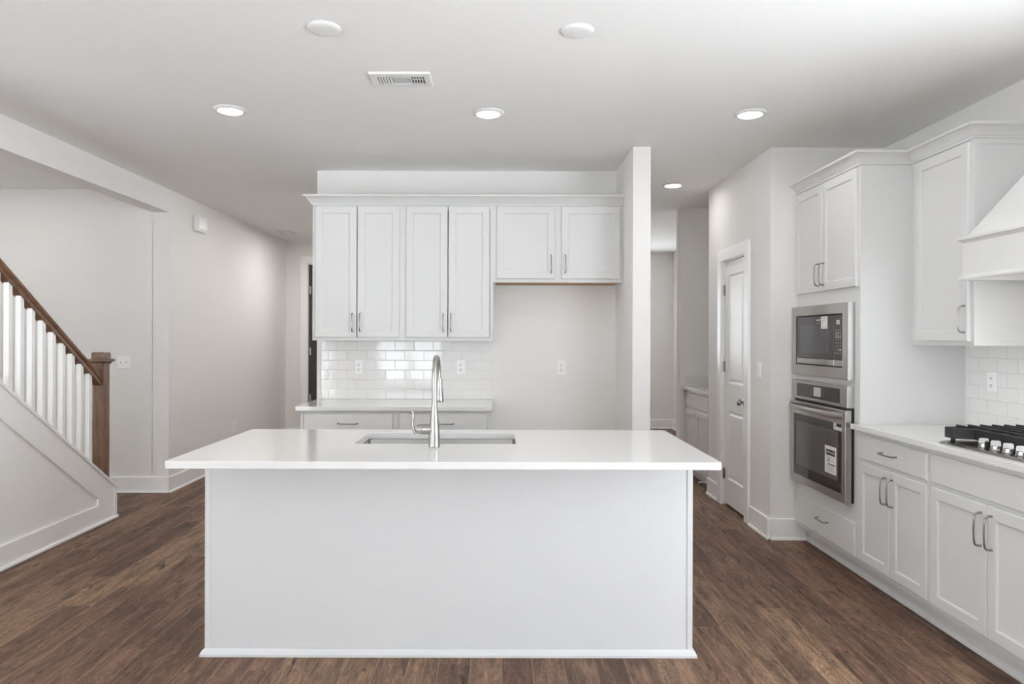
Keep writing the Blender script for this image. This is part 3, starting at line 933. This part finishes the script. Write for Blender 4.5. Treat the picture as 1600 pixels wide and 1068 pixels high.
MB().prism([(171.9, 59.5), (171.4, 59.35), (170.95, 59.9), (171.1, 59.98), (171.4, 59.6), (171.75, 59.7)], fm, -0.161, -0.155).build('display_mark', 'ink', ds)
lg = MB().stack(fm, 180.75, 183.4, 60.15, 60.55, [(0, -0.152), (0, -0.145)])
lg.stack(fm, 180.75, 181.2, 60.55, 60.75, [(0, -0.152), (0, -0.145)])
lg.stack(fm, 181.0, 183.0, 59.55, 59.68, [(0, -0.152), (0, -0.145)])
lg.build('brand_marking', 'grey_ink', door)
stk = MB().stack(fm, 176.8, 180.35, 58.15, 61.2, [(0, -0.152), (0, -0.13)]).build('paper_sticker', 'label', door)
ln = MB()
for k, (l_, zz) in enumerate(((2.4, 60.85), (2.6, 60.65), (2.0, 60.25), (1.0, 60.05), (1.6, 59.65), (1.1, 59.5), (0.9, 59.1), (2.6, 58.65), (2.6, 58.5))):
    ln.stack(fm, 179.8 - l_, 179.8, zz - 0.05, zz + 0.05, [(0, -0.131), (0, -0.126)])
ln.build('sticker_print', 'grey_ink', stk)

# wall oven
ov = empty('wall_oven', 81.5, 182, 17.1, 'built-in stainless wall oven with bar handle below the microwave', 'oven')
OV0, OV1 = 166.3, 198.0
mb = MB().stack(fm, OV0, OV1, 39.55, 44.6, [(0, -1.66), (0, -0.12), (0.12, 0.0)])
mb.build('control_fascia', 'steel', ov)
gp = MB().stack(fm, 170.0, 194.5, 40.3, 43.75, [(0, -0.02), (0, 0.02), (0.03, 0.04)]).build('control_glass', 'glass', ov)
MB().stack(fm, 180.0, 184.3, 40.95, 43.3, [(0, 0.03), (0.05, 0.06)]).build('touch_screen', 'screen', gp)
for u in (185.6, 178.6):
    dots = MB()
    for z in (41.5, 42.1, 42.7):
        dots.stack(fm, u - 0.15, u + 0.15, z - 0.1, z + 0.1, [(0, 0.038), (0, 0.05)])
    dots.build('touch_key_marking', 'grey_ink', gp)
MB().box(XM + 1.2, 104, OV0 + 3.4, OV1 - 3.4, 18.1, 43.8).box(XM + 1.0, XF - 0.02, OV0 + 0.1, OV1 - 0.1, 17.4, 39.5).build('oven_body', 'black', ov)
od = empty('x', 0, 0, 0, '', '') if False else None
wy0, wy1, wz0, wz1 = 168.0, 195.3, 19.3, 35.6
dm = MB()
ringbox(dm, fm, (OV0, OV1, 17.2, 38.95), (wy0, wy1, wz0, wz1), -0.95, 0.5, 0.2)
odoor = dm.build('door', 'steel', ov)
MB().stack(fm, wy0, wy1, wz0, wz1, [(0, -0.9), (0, 0.40), (0.05, 0.44)]).build('door_glass', 'glass', odoor)
MB().stack(fm, wy0 + 1.9, wy1 - 1.5, wz0 + 2.6, wz1 - 1.9, [(0, 0.435), (0, 0.446)]).build('viewing_window', 'cavity', odoor)
hb = []
for k in range(15):
    t_ = k / 14
    y_ = 167.6 + (197.2 - 167.6) * t_
    out = 0.55 + 1.75 * (math.sin(PI * t_) ** 0.35 if 0 < t_ < 1 else 0)
    hb.append((XM - out, y_, 37.55))
MB().tube(hb, [0.62] + [0.74] * 13 + [0.62], 16, 0.45, up=(0, 0, 1)).build('handle', 'steel', odoor, 60)
s1 = MB().stack(fm, 170.7, 176.7, 23.0, 29.6, [(0, 0.44), (0, 0.465)]).build('energy_label', 'label', odoor)
bk = MB().stack(fm, 171.3, 176.1, 27.35, 28.75, [(0, 0.464), (0, 0.470)])
bk.stack(fm, 171.2, 175.3, 25.05, 25.3, [(0, 0.464), (0, 0.470)])
bk.add(*text_mesh('263', 1.55, fm, 174.75, 26.25, 0.472, flip=True, sx=0.85))
bk.build('label_print', 'ink', s1)
wt = MB()
wt.add(*text_mesh('ENERGUIDE', 0.86, fm, 173.7, 28.05, 0.474, flip=True, sx=0.98))
wt.build('label_wordmark', 'label', s1)
gl = MB().add(*text_mesh('kWh', 0.6, fm, 172.6, 26.1, 0.472, flip=True))
for k in range(9):
    zz = 24.75 - k * 0.17
    gl.stack(fm, 171.2 + 0.7 * ((k * 37 % 10) / 10), 176.2 - 0.6 * ((k * 53 % 10) / 10), zz - 0.03, zz + 0.03, [(0, 0.464), (0, 0.470)])
gl.stack(fm, 171.3, 176.0, 27.05, 27.12, [(0, 0.464), (0, 0.470)])
gl.build('label_small_print', 'grey_ink', s1)
s2 = MB().stack(fm, 168.1, 172.2, 33.95, 35.5, [(0, 0.44), (0, 0.465)]).build('corner_sticker', 'label', odoor)
c2 = MB().stack(fm, 168.15, 170.7, 34.75, 35.48, [(0, 0.464), (0, 0.472)])
c2.build('sticker_print', 'ink', s2)
MB().stack(fm, 171.0, 171.9, 34.2, 35.2, [(0, 0.464), (0, 0.470)]).stack(fm, 168.4, 170.4, 34.25, 34.4, [(0, 0.464), (0, 0.470)]).build('sticker_panel', 'screen', s2)
MB().stack(fm, 180.4, 183.9, 18.15, 18.45, [(0, 0.495), (0, 0.505)]).build('brand_marking', 'grey_ink', odoor)

# ------------------------------------------------------------------ right side: base cabinets
def base_cabinet_x(y0, y1, split, label, drawer_pull):
    t = empty('base_cabinet', 94, (y0 + y1) / 2, 0, label, 'cabinet', 'white base cabinets under the cooktop counter')
    MB().box(XF + 0.75, XR - 0.05, y0, y1, 4.5, 33.9).box(XF, XF + 0.75, y0, y0 + 1, 4.5, 34.98).box(XF, XF + 0.75, y1 - 1, y1, 4.5, 34.98) \
        .box(XF, XF + 0.75, y0 + 1, y1 - 1, 33.5, 34.98).box(XF, XF + 0.75, y0 + 1, y1 - 1, 27.0, 29.2).box(XF, XF + 0.75, y0 + 1, y1 - 1, 4.5, 6.2).build('carcass', 'cab', t)
    toe(t, y0, y1)
    if not drawer_pull:
        MB().box(XF + 3.7, XR - 0.05, y0, y0 + 0.7, 0.02, 4.5).build('plinth_return', 'cab', t)
    a, b = y0 + 0.75, y1 - 0.6
    if drawer_pull:
        dr = slab(t, ft, a, b, 28.5, 33.9)
        m_ = (a + b) / 2
        pull(dr, ft, m_ - 2.75, 31.3, m_ + 2.75, 31.3, DOOR_T)
    else:
        slab(t, ft, a, b, 28.5, 33.9, 'drawer_front')
    for c, d, h in ((split + 0.12, b, split + 1.3), (a, split - 0.12, split - 1.3)):
        o = shaker(t, ft, c, d, 5.6, 27.8)
        pull(o, ft, h, 20.7, h, 26.3, DOOR_T)
base_cabinet_x(136.3, TY0 - 0.02, 150.0, 'white base cabinet with pulled drawer and two doors beside the oven tower', True)
base_cabinet_x(102.5, 136.28, 120.0, 'white base cabinet with blank top panel and two doors under the cooktop', False)
rc = MB().loops([[(x, y, z) for x, y in rrect(80.5 + i, XR - 0.05 - i, 101.5 + i, TY0 - 0.02 - i, 0.12, 4)] for z, i in ((CT0, 0.05), (CT0 + 0.06, 0), (CT1 - 0.06, 0), (CT1, 0.06))])
# the counter front edge laps a little past the tower face, as in the photograph
rc.box(80.5, XF - 0.01, TY0 - 0.03, TY0 + 1.2, CT0, CT1)
tag(rc.build('countertop', 'quartz'), 'white quartz countertop under the gas cooktop on the right', 'countertop')
rt = MB().box(XR - 0.36, XR - 0.02, 101.5, TY0 - 0.02, CT1 + 0.01, 67.0)
tag(rt.build('backsplash', 'tile_right'), 'white subway tile backsplash behind the cooktop on the right wall', 'backsplash')

# wall cabinet beside the hood
XW = 93.9
fw = face_x(XW)
wc = empty('wall_cabinet', 100, 153, 54.3, 'single-door white wall cabinet between oven tower and range hood', 'cabinet')
WY0, WY1 = 142.2, TY0 - 0.03
mb = MB().box(XW + 0.75, XR - 0.4, WY0, WY1, 54.3, 95.4)
mb.box(XW, XW + 0.75, WY0, WY0 + 1.0, 54.3, 95.4).box(XW, XW + 0.75, WY1 - 2.4, WY1, 54.3, 95.4).box(XW, XW + 0.75, WY0 + 1, WY1 - 2.4, 54.3, 55.6).box(XW, XW + 0.75, WY0 + 1, WY1 - 2.4, 94.3, 95.4)
mb.build('carcass', 'cab', wc)
MB().stack(face_y(WY0), XW, XR - 0.4, 54.3, 95.4, [(0, 0.0), (0, 0.14), (1.0, 0.14), (1.1, 0.02)], cap0=False, cap1=False).build('end_panel', 'cab', wc)
dr = shaker(wc, fw, 143.0, 161.3, 55.2, 95.0)
pull(dr, fw, 143.9, 57.0, 143.9, 62.3, DOOR_T)
crown('crown_moulding', lambda d: [(XF - d, TY1), (XF - d, TY0 - d), (XW - d, TY0 - d), (XW - d, WY0 - d), (XR - 0.05, WY0 - d)], 'white crown moulding stepping round the oven tower and right wall cabinet')

# range hood
HX, HY0, HY1 = 88.95, 102.5, 138.0
hd = empty('range_hood', 98, 120.2, 67, 'white painted range hood tapering up above the cooktop', 'range hood')
ap = MB()
ap.box(HX, HX + 0.75, HY0, HY1, 67.6, 74.6).box(HX + 0.75, XR - 0.4, HY1 - 0.75, HY1, 67.6, 74.6).box(HX + 0.75, XR - 0.4, HY0, HY0 + 0.75, 67.6, 74.6)
ap.box(HX + 0.75, XR - 0.4, HY0 + 0.75, HY1 - 0.75, 69.0, 69.6)
ap.build('apron', 'hood', hd)
MB().box(94.5, 98.5, 113, 127, 68.6, 68.98, 0.1).build('lamp_strip', 'plate', hd)
for yy in (115, 125):
    lamp('hood_lamp', 96.5, yy, 68.45, 0.45, 1.2)
def hood_trim(name, z0, prof):
    ls = [[(XR - 0.4, HY1 + d, z), (HX - d, HY1 + d, z), (HX - d, HY0 - d, z), (XR - 0.4, HY0 - d, z)] for d, z in prof]
    k = len(ls)
    MB().add([p for l in ls for p in l], [(a * 4 + q, a * 4 + q + 1, ((a + 1) % k) * 4 + q + 1, ((a + 1) % k) * 4 + q) for a in range(k) for q in range(3)]
             + [tuple(a * 4 for a in range(k)), tuple(a * 4 + 3 for a in range(k))[::-1]]).build(name, 'hood', hd)
hood_trim('lower_moulding', 67, [(-0.7, 67.0), (0.75, 67.0), (0.75, 67.3), (0.45, 67.55), (0.02, 67.95), (-0.7, 67.95)])
hood_trim('upper_moulding', 74.4, [(-0.7, 74.0), (0.02, 74.0), (0.3, 74.35), (0.75, 74.6), (0.75, 75.1), (-0.7, 75.1)])
cz0, cz1 = 75.1, 92.0
ch = MB()
b0 = [(HX + 0.4, HY1 - 0.4), (XR - 0.02, HY1 - 0.4), (XR - 0.02, HY0 + 0.4), (HX + 0.4, HY0 + 0.4)]
b1 = [(100, 128.5), (XR - 0.02, 128.5), (XR - 0.02, 112), (100, 112)]
ch.loops([[(x, y, cz0) for x, y in b0], [(x, y, cz1) for x, y in b1], [(x, y, ZC - 0.02) for x, y in b1]])
ch.build('chimney', 'hood', hd)

# gas cooktop
ct = empty('gas_cooktop', 93, 119.3, CT1, 'black and stainless gas cooktop with cast iron grates on the right counter', 'cooktop')
CY0, CY1, CX0, CX1 = 104.3, 135.7, 82.3, 103.3
tr = MB()
tr.loops([[(x, y, CT1 + z) for x, y in rrect(CX0 + i, CX1 - i, CY0 + i, CY1 - i, 1.6, 6)] for i, z in ((0, 0.01), (0, 0.12), (0.5, 0.38), (0.9, 0.4), (1.2, 0.3))])
tr.build('tray', 'tray', ct, 35)
for y in (126.4, 123.35, 120.3, 117.25, 114.2):
    kb = MB().lathe([(0.98, 0.0), (0.98, 0.12), (0.86, 0.2), (0.82, 0.75), (0.70, 0.85), (0.0, 0.85)], (85.3, y, CT1 + 0.33), n=24)
    kb.prism([(-0.78, 0.5), (0.78, 0.5), (0.72, 1.55), (0.5, 1.7), (-0.5, 1.7), (-0.72, 1.55)], lambda u, v, a: (85.3 + u * 0.80 + a * 0.6, y - u * 0.6 + a * 0.80, CT1 + 0.33 + v), -0.3, 0.3)
    k_ = kb.build('knob', 'chrome', ct, 40)
for (bx, by, r) in ((99, 129.5, 1.6), (90.5, 129.5, 1.3), (95, 119.4, 2.2), (99, 109.2, 1.6), (90.5, 109.2, 1.3)):
    MB().lathe([(r + 0.5, 0), (r + 0.5, 0.2), (r, 0.45), (r, 0.8), (r - 0.2, 0.95), (0, 0.95)], (bx, by, CT1 + 0.3), n=28).build('burner', 'iron', ct, 40)
GZ0, GZ1 = CT1 + 1.0, CT1 + 3.0
def grate(y0, y1, x0, x1, cham0, cham1):
    g = MB()
    # perimeter skirt following a plan with clipped front corners
    pl = [(x0 + (3.6 if cham0 else 0), y0)] if cham0 else [(x0, y0)]
    plan = []
    if cham0:
        plan += [(x0 - 0.0, y0), (x0, y0 + 2.6), (x0 + 3.0, y0 + 3.8)]
    else:
        plan += [(x0 + 3.0, y0)]
    if cham1:
        plan += [(x0 + 3.0, y1 - 3.8), (x0, y1 - 2.6), (x0, y1)]
    else:
        plan += [(x0 + 3.0, y1)]
    plan += [(x1, y1), (x1, y0)]
    n = len(plan)
    cx, cy = sum(p[0] for p in plan) / n, sum(p[1] for p in plan) / n
    def ins(d):
        out = []
        for i in range(n):
            a, b, c = Vector(plan[i - 1]), Vector(plan[i]), Vector(plan[(i + 1) % n])
            e1, e2 = (b - a).normalized(), (c - b).normalized()
            n1, n2 = Vector((-e1.y, e1.x)), Vector((-e2.y, e2.x))
            if n1.dot(Vector((cx, cy)) - b) < 0:
                pass
            m_ = (n1 + n2)
            m_ = m_ / max(m_.length_squared / 2, 0.3)
            out.append((b[0] + SG * m_[0] * d, b[1] + SG * m_[1] * d))
        return out
    ar = sum(plan[i - 1][0] * plan[i][1] - plan[i][0] * plan[i - 1][1] for i in range(n))
    SG = 1 if ar > 0 else -1
    inn = ins(0.45)
    g.loops([[(x, y, GZ0) for x, y in plan], [(x, y, GZ1 - 0.12) for x, y in plan], [(x, y, GZ1) for x, y in ins(0.12)], [(x, y, GZ1) for x, y in inn], [(x, y, GZ0 + 0.6) for x, y in inn]], cap0=False, cap1=False)
    # raised bars running across each grate, one behind the other
    for q in range(8):
        xb = x0 + 2.2 + q * (x1 - x0 - 2.7) / 7
        ya_, yb_ = (y0 + 0.1, y1 - 0.1)
        if q == 0:
            ya_, yb_ = (y0 + (0.1 if cham0 else 4.4), y1 - (0.1 if cham1 else 4.4))
            if cham1:
                ya_ = y1 - 2.4
            elif cham0:
                yb_ = y0 + 2.4
            else:
                continue
        g.box(xb - 0.24, xb + 0.24, ya_, yb_, GZ1 - 0.8, GZ1 + 0.4, 0.1, 1)
    g.box(x0 + 3.2, x1 - 0.2, (y0 + y1) / 2 - 0.25, (y0 + y1) / 2 + 0.25, GZ1 - 1.0, GZ1 - 0.1)
    for fx in (x0 + 3.6 if not (cham0 or cham1) else x0 + 1.2, x1 - 0.7):
        for fy in (y0 + 0.6, y1 - 0.6):
            g.box(fx - 0.3, fx + 0.3, fy - 0.3, fy + 0.3, CT1 + 0.28, GZ0 + 0.5)
    g.build('grate', 'iron', ct)
grate(124.55, 135.3, 83.9, 102.4, False, True)
grate(114.3, 124.45, 83.9, 102.4, False, False)
grate(104.8, 114.2, 83.9, 102.4, True, False)

# ------------------------------------------------------------------ pantry door
dm_ = MB()
XD = XP + 0.55                  # door face, set back in the jamb
fd = face_x(XD)
jb = MB()
jb.box(XP - 0.02, XP + 4.5, DY1, DY1 + 0.79, 0, DZ).box(XP - 0.02, XP + 4.5, DY0 - 0.79, DY0, 0, DZ).box(XP - 0.02, XP + 4.5, DY0 - 0.79, DY1 + 0.79, DZ, DZ + 0.79)
jb.box(XD + 1.4, XD + 2.2, DY0, DY0 + 0.5, 0, DZ).box(XD + 1.4, XD + 2.2, DY1 - 0.5, DY1, 0, DZ).box(XD + 1.4, XD + 2.2, DY0, DY1, DZ - 0.5, DZ)
CW = 3.5
fc = face_x(XP)
for a, b, z0, z1 in ((DY1 + 0.3, DY1 + 0.3 + CW, 0.02, DZ + 0.3), (DY0 - 0.3 - CW, DY0 - 0.3, 0.02, DZ + 0.3), (DY0 - 0.3 - CW, DY1 + 0.3 + CW, DZ + 0.3, DZ + 0.3 + CW + 0.4)):
    jb.stack(fc, a, b, z0, z1, [(0, 0.0), (0, 0.6), (0.08, 0.72)])
casing = structure('trim_pantry_door', jb, 'trim', label='white casing around the pantry door')
d1 = structure('door_1', MB().box(XD, XD + 1.38, DY0 + 0.12, DY1 - 0.12, 0.9, DZ - 0.14) if False else MB(), 'trim') if False else None
# the slab: stiles and rails with two sunk, raised-field panels
sl = MB()
y0, y1, z0, z1 = DY0 + 0.12, DY1 - 0.12, 0.9, DZ - 0.14
PU = (4.2, )
ya, yb = y0 + 4.0, y1 - 4.0
panels = [(9.3, 31.9), (40.9, 76.6)]
def dq(a, b, c, d):
    p, q = fd(a, c, 0), fd(b, d, -1.38)
    sl.box(p[0], q[0], p[1], q[1], p[2], q[2])
dq(y0, ya, z0, z1); dq(yb, y1, z0, z1)
dq(ya, yb, z0, panels[0][0]); dq(ya, yb, panels[0][1], panels[1][0]); dq(ya, yb, panels[1][1], z1)
for c, d in panels:
    sl.stack(fd, ya, yb, c, d, [(0, 0.0), (0.12, -0.16), (0.5, -0.42), (0.85, -0.46), (1.5, -0.16), (1.6, -0.16)], cap0=False)
door1 = structure('door_1', sl, 'trim', label='white two-panel pantry door with silver knob')
kb = MB().lathe([(1.25, 0.0), (1.25, -0.12), (1.1, -0.25), (0.45, -0.35), (0.40, -1.0), (0.55, -1.2), (1.0, -1.45), (1.1, -1.8), (1.0, -2.15), (0.6, -2.35), (0, -2.4)], (XD - 0.005, DY0 + 2.5, 36.0), axis='x', n=28)
kb.build('door_knob', 'pull', door1, 40)
for hz in (10.5, 46.3, 71.8):
    h_ = MB()
    h_.tube([(XD - 0.25, DY1 - 0.02, hz - 1.75), (XD - 0.25, DY1 - 0.02, hz + 1.75)], 0.27, 10)
    h_.box(XD - 0.03, XD + 0.02, DY1 - 1.2, DY1 - 0.1, hz - 1.75, hz + 1.75)
    h_.build('hinge', 'nickel', door1, 40)

# springy door stop on the far baseboard end
dsn = MB()
dsn.lathe([(0.42, 0), (0.42, -0.15), (0.16, -0.25), (0.14, -2.4), (0.30, -2.45), (0.34, -2.9), (0.25, -3.1), (0, -3.12)], (XP - 0.56, 257.0, 4.2), axis='x', n=16)
tag(dsn.build('door_stop', 'rubber', None, 40), 'small peg door stop on the short baseboard left of the pantry door', 'door stop')

# ------------------------------------------------------------------ nook cabinet past the pantry
nc = empty('base_cabinet', 86, 273, 0, 'small white base cabinet in the nook past the pantry door', 'cabinet')
XN = 75.6
fn_ = face_x(XN)
NY0, NY1 = 258.2, 290.6
MB().box(XN + 0.75, XR - 8, NY0, NY1, 4.5, 34.98).box(XN, XN + 0.75, NY0, NY1, 4.5, 6).box(XN, XN + 0.75, NY0, NY0 + 1, 6, 34.98).box(XN, XN + 0.75, NY1 - 1, NY1, 6, 34.98) \
    .box(XN, XN + 0.75, NY0 + 1, NY1 - 1, 33.6, 34.98).box(XN, XN + 0.75, NY0 + 1, NY1 - 1, 27.2, 29).build('carcass', 'cab', nc)
MB().box(XN + 3, XR - 8, NY0, NY1, 0.02, 4.5).build('toe_kick', 'cab', nc)
slab(nc, fn_, NY0 + 0.8, NY1 - 0.8, 28.6, 34.0)
shaker(nc, fn_, (NY0 + NY1) / 2 + 0.1, NY1 - 0.8, 5.6, 27.8)
shaker(nc, fn_, NY0 + 0.8, (NY0 + NY1) / 2 - 0.1, 5.6, 27.8)
tag(MB().box(XN - 1.4, XR - 7, NY0 - 0.2, 291.9, CT0, CT1, 0.08).box(XN - 0.6, XR - 7, 291.0, 291.9, CT1 - 0.05, CT1 + 4.0, 0.05).build('countertop', 'quartz'), 'short white countertop with upstand in the nook past the pantry', 'countertop')

# ------------------------------------------------------------------ front door at the end of the hall
jb = MB()
F0, F1, FZ = -106.6, -71.4, 96.2
jb.box(F1, F1 + 0.78, 396.98, 402, 0, FZ).box(F0 - 0.78, F0, 396.98, 402, 0, FZ).box(F0 - 0.78, F1 + 0.78, 396.98, 402, FZ, FZ + 0.78)
fe = face_y(397)
for a, b, z0, z1 in ((F0 - 4.2, F0 - 0.3, 0.02, FZ + 0.3), (F1 + 0.3, F1 + 4.2, 0.02, FZ + 0.3), (F0 - 4.2, F1 + 4.2, FZ + 0.3, FZ + 4.4)):
    jb.stack(fe, a, b, z0, z1, [(0, 0.0), (0, 0.6), (0.08, 0.72)])
structure('trim_front_door', jb, 'trim', label='white casing around the dark hall door')
fdd = face_y(398.2)
sl = MB()
sl.stack(fdd, F0 + 0.12, F1 - 0.12, 0.6, FZ - 0.12, [(0, -1.7), (0, 0.0), (5.0, 0.0), (5.4, -0.3), (6.6, -0.3), (7.2, -0.1)])
door2 = structure('door_2', sl, 'darkdoor', label='dark charcoal door at the end of the left hall')
for hz in (22, 48, 82):
    MB().tube([(F0 + 0.02, 397.7, hz - 2.1), (F0 + 0.02, 397.7, hz + 2.1)], 0.35, 10).box(F0 - 0.02, F0 + 1.4, 398.1, 398.2, hz - 2.1, hz + 2.1).build('hinge', 'nickel', door2, 40)

# ------------------------------------------------------------------ staircase
def cap_z(y):
    return 10.7 + 0.681 * (220.5 - y)
def rail_z(y):
    return 46.6 + 0.695 * (211.0 - y)
stc = empty('staircase', XL - 2, 200, 0, 'white panelled closed-string stair with oak handrail and newel rising toward the viewer', 'staircase')
fx = lambda u, v, a: (a, u, v)
YN, YE = 96.0, 221.2
mb = MB().prism([(YN, 0.02), (YE, 0.02), (YE, cap_z(YE) - 0.75), (YN, cap_z(YN) - 0.75)], fx, XL - 4.6, XL - 0.6)
mb.build('stringer_wall', 'trim', stc)
fr = MB()
pb = 5.7
fr.prism([(YN, 0.02), (YE, 0.02), (YE, pb), (YN, pb)], fx, XL - 0.6, XL)                                     # bottom band
fr.prism([(YN, cap_z(YN) - 8.6), (YN, cap_z(YN) - 0.75), (YE, cap_z(YE) - 0.75), (YE, pb), (212.2, pb), (212.2, cap_z(212.2) - 8.6)], fx, XL - 0.6, XL)
fr.build('panel_frame', 'trim', stc)
MB().prism([(0, 0.02), (0.6, 0.02), (0.6, 0.4), (0.4, 0.75), (0, 0.8)], lambda w, z, a: (XL + w, a, z), YN, YE + 0.7).build('shoe_moulding', 'trim', stc)
MB().box(XL - 4.6, XL + 0.35, YE - 0.9, YE + 0.5, 0.02, cap_z(YE) - 0.3).box(XL - 4.6, XL + 0.6, YE + 0.5, YE + 1.1, 0.02, 0.8, 0.08).build('end_trim', 'trim', stc)
MB().prism([(YN, cap_z(YN) - 0.74), (YE + 0.7, cap_z(YE + 0.7) - 0.74), (YE + 0.7, cap_z(YE + 0.7)), (YN, cap_z(YN))], fx, XL - 5.1, XL + 0.5).build('cap_board', 'trim', stc)
XB = -120.25
y = 209.3
while y > 100:
    w = 0.66
    MB().loops([[(XB - w, y - w, cap_z(y - w) - 0.02), (XB + w, y - w, cap_z(y - w) - 0.02), (XB + w, y + w, cap_z(y + w) - 0.02), (XB - w, y + w, cap_z(y + w) - 0.02)],
                [(XB - w, y - w, rail_z(y - w) - 2.85), (XB + w, y - w, rail_z(y - w) - 2.85), (XB + w, y + w, rail_z(y + w) - 2.85), (XB - w, y + w, rail_z(y + w) - 2.85)]]).build('baluster', 'trim', stc)
    y -= 4.29
    if y < 137:
        break
# handrail: moulded section swept along the rake
sec = [(-1.1, -2.4), (1.1, -2.4), (1.1, -1.9), (0.75, -1.6), (0.75, -1.35), (1.25, -1.0), (1.35, -0.55), (1.1, -0.15), (0.6, 0.0), (-0.6, 0.0), (-1.1, -0.15), (-1.35, -0.55), (-1.25, -1.0), (-0.75, -1.35), (-0.75, -1.6), (-1.1, -1.9)]
MB().loops([[(XB + a, yy, rail_z(yy) + b * 1.35) for a, b in sec] for yy in (134, 214.3)]).build('handrail', 'oak_rail', stc, 40)
NC = (XB, 215.85)
nw = MB()
def sqr(h, z):
    return [(NC[0] - h, NC[1] - h, z), (NC[0] + h, NC[1] - h, z), (NC[0] + h, NC[1] + h, z), (NC[0] - h, NC[1] + h, z)]
nw.loops([[(px, py, cap_z(py) - 0.02) for px, py, _ in sqr(1.65, 0)], sqr(1.65, 48.6)])
nwo = nw.build('newel_post', 'oak', stc)
nc_ = MB().loops([sqr(1.65, 47.5), sqr(1.95, 47.5), sqr(1.98, 47.9), sqr(2.35, 48.2), sqr(2.75, 48.35), sqr(2.75, 48.95), sqr(2.5, 49.1), sqr(1.9, 49.15), sqr(1.9, 50.6), sqr(1.7, 51.05)])
nc_.build('newel_cap', 'oak_rail', nwo)

# ------------------------------------------------------------------ things on the ceiling and walls
def downlight(x, y, label, r=3.0):
    t = empty('ceiling_light', x, y, ZC, label, 'ceiling light', 'round recessed ceiling lights')
    MB().lathe([(r + 0.75, -0.01), (r + 0.75, -0.12), (r + 0.5, -0.34), (r + 0.05, -0.5), (r - 0.25, -0.5), (r - 0.3, -0.01)], (x, y, ZC), n=48).build('trim_ring', 'cover', t, 40)
    lamp('ceiling_or_fill_lamp', x, y, ZC - 1.0, 3.6 * LAMP)
    MB().lathe([(r - 0.32, -0.2), (r - 0.34, -0.45), (r - 0.6, -0.62), (1.6, -0.72), (0, -0.75)], (x, y, ZC), n=48).build('lens', 'lens', t, 60)
downlight(-63.0, 166.8, 'lit round ceiling light on the left, nearest the stairs')
downlight(-3.0, 168.6, 'lit round ceiling light in the middle, in front of the wall cabinets')
downlight(58.6, 168.6, 'lit round ceiling light on the right, in front of the oven tower')
downlight(59.3, 247.0, 'small-looking lit ceiling light in the passage past the wing wall')

def blank(x, y, label):
    o = MB().lathe([(2.85, -0.01), (2.85, -0.12), (2.75, -0.3), (2.4, -0.5), (1.9, -0.6), (0, -0.62)], (x, y, ZC), n=48).build('ceiling_cover', 'cover', None, 50)
    tag(o, label, 'ceiling cover', 'round blank ceiling covers')
blank(-30.3, 122.6, 'round white blank ceiling cover on the left, above the vent')
blank(13.1, 123.4, 'round white blank ceiling cover to the right of the vent')

fz = face_down(ZC)
VX0, VX1, VY0, VY1 = -26.6, -14.2, 142.8, 150.4
vt = empty('ceiling_vent', -20.4, 146.6, ZC, 'white rectangular ceiling vent with slotted ends', 'vent')
fr = MB()
ringbox(fr, fz, (VX0, VX1, VY0, VY1), (VX0 + 1.2, VX1 - 1.2, VY0 + 1.7, VY1 - 1.7), 0.0, 0.45, 0.3)
fr.build('frame', 'cover', vt)
MB().box(VX0 + 1.2, VX1 - 1.2, VY0 + 1.7, VY1 - 1.7, ZC - 0.06, ZC - 0.02).build('duct_opening', 'vent_dark', vt)
vs = MB()
for k in range(6):                                          # upright blades at the left end
    xx = VX0 + 1.35 + k * 0.56
    vs.prism([(xx - 0.15, 0.42), (xx + 0.15, 0.42), (xx + 0.22, 0.08), (xx - 0.08, 0.08)], lambda u, w, a: (u, a, ZC - w), VY0 + 1.7, VY1 - 1.7)
vs.build('slat', 'cover', vt)
vs = MB()
for k in range(5):                                          # overlapping louvers in the middle
    yy = VY0 + 1.7 + k * 0.84
    vs.prism([(yy, 0.62), (yy + 1.0, 0.24), (yy + 1.0, 0.14), (yy, 0.52)], lambda u, w, a: (a, u, ZC - w), -22.1, -18.5)
vs.box(-22.1, -18.5, VY0 + 1.7, VY1 - 1.7, ZC - 0.14, ZC - 0.08)
vs.build('slat', 'cover', vt)
vs = MB()
for k in range(6):                                          # blades and a cross bar at the right end
    xx = VX1 - 1.3 - k * 0.56
    vs.prism([(xx - 0.1, 0.42), (xx + 0.1, 0.42), (xx, 0.08), (xx - 0.2, 0.08)], lambda u, w, a: (u, a, ZC - w), VY0 + 1.7, VY1 - 1.7)
vs.box(-18.5, VX1 - 1.2, 146.2, 146.6, ZC - 0.3, ZC - 0.1)
vs.build('slat', 'cover', vt)

hv = empty('ceiling_vent', -108, 361, ZC, 'small ceiling vent far down the left hall', 'vent')
fr = MB()
ringbox(fr, fz, (-111.5, -104, 355, 366), (-110, -105.5, 357, 364), 0.0, 0.3, 0.2)
fr.build('frame', 'cover', hv)
MB().box(-110, -105.5, 357, 364, ZC - 0.06, ZC - 0.02).build('duct_opening', 'vent_dark', hv)
vs = MB()
for k in range(4):
    vs.box(-110, -105.5, 357.5 + k * 1.8, 358.0 + k * 1.8, ZC - 0.28, ZC - 0.08)
vs.build('slat', 'plate', hv)

cmx = empty('door_chime', XL, 281.5, 97, 'white door chime box high on the left hall wall', 'door chime')
MB().box(XL + 0.02, XL + 1.6, 276.6, 286.2, 96.9, 103.0, 0.35, 3).build('housing', 'plate', cmx, 40)
MB().box(XL + 1.58, XL + 2.05, 277.4, 285.4, 97.6, 102.6, 0.25, 3).build('cover', 'plate', cmx, 40)
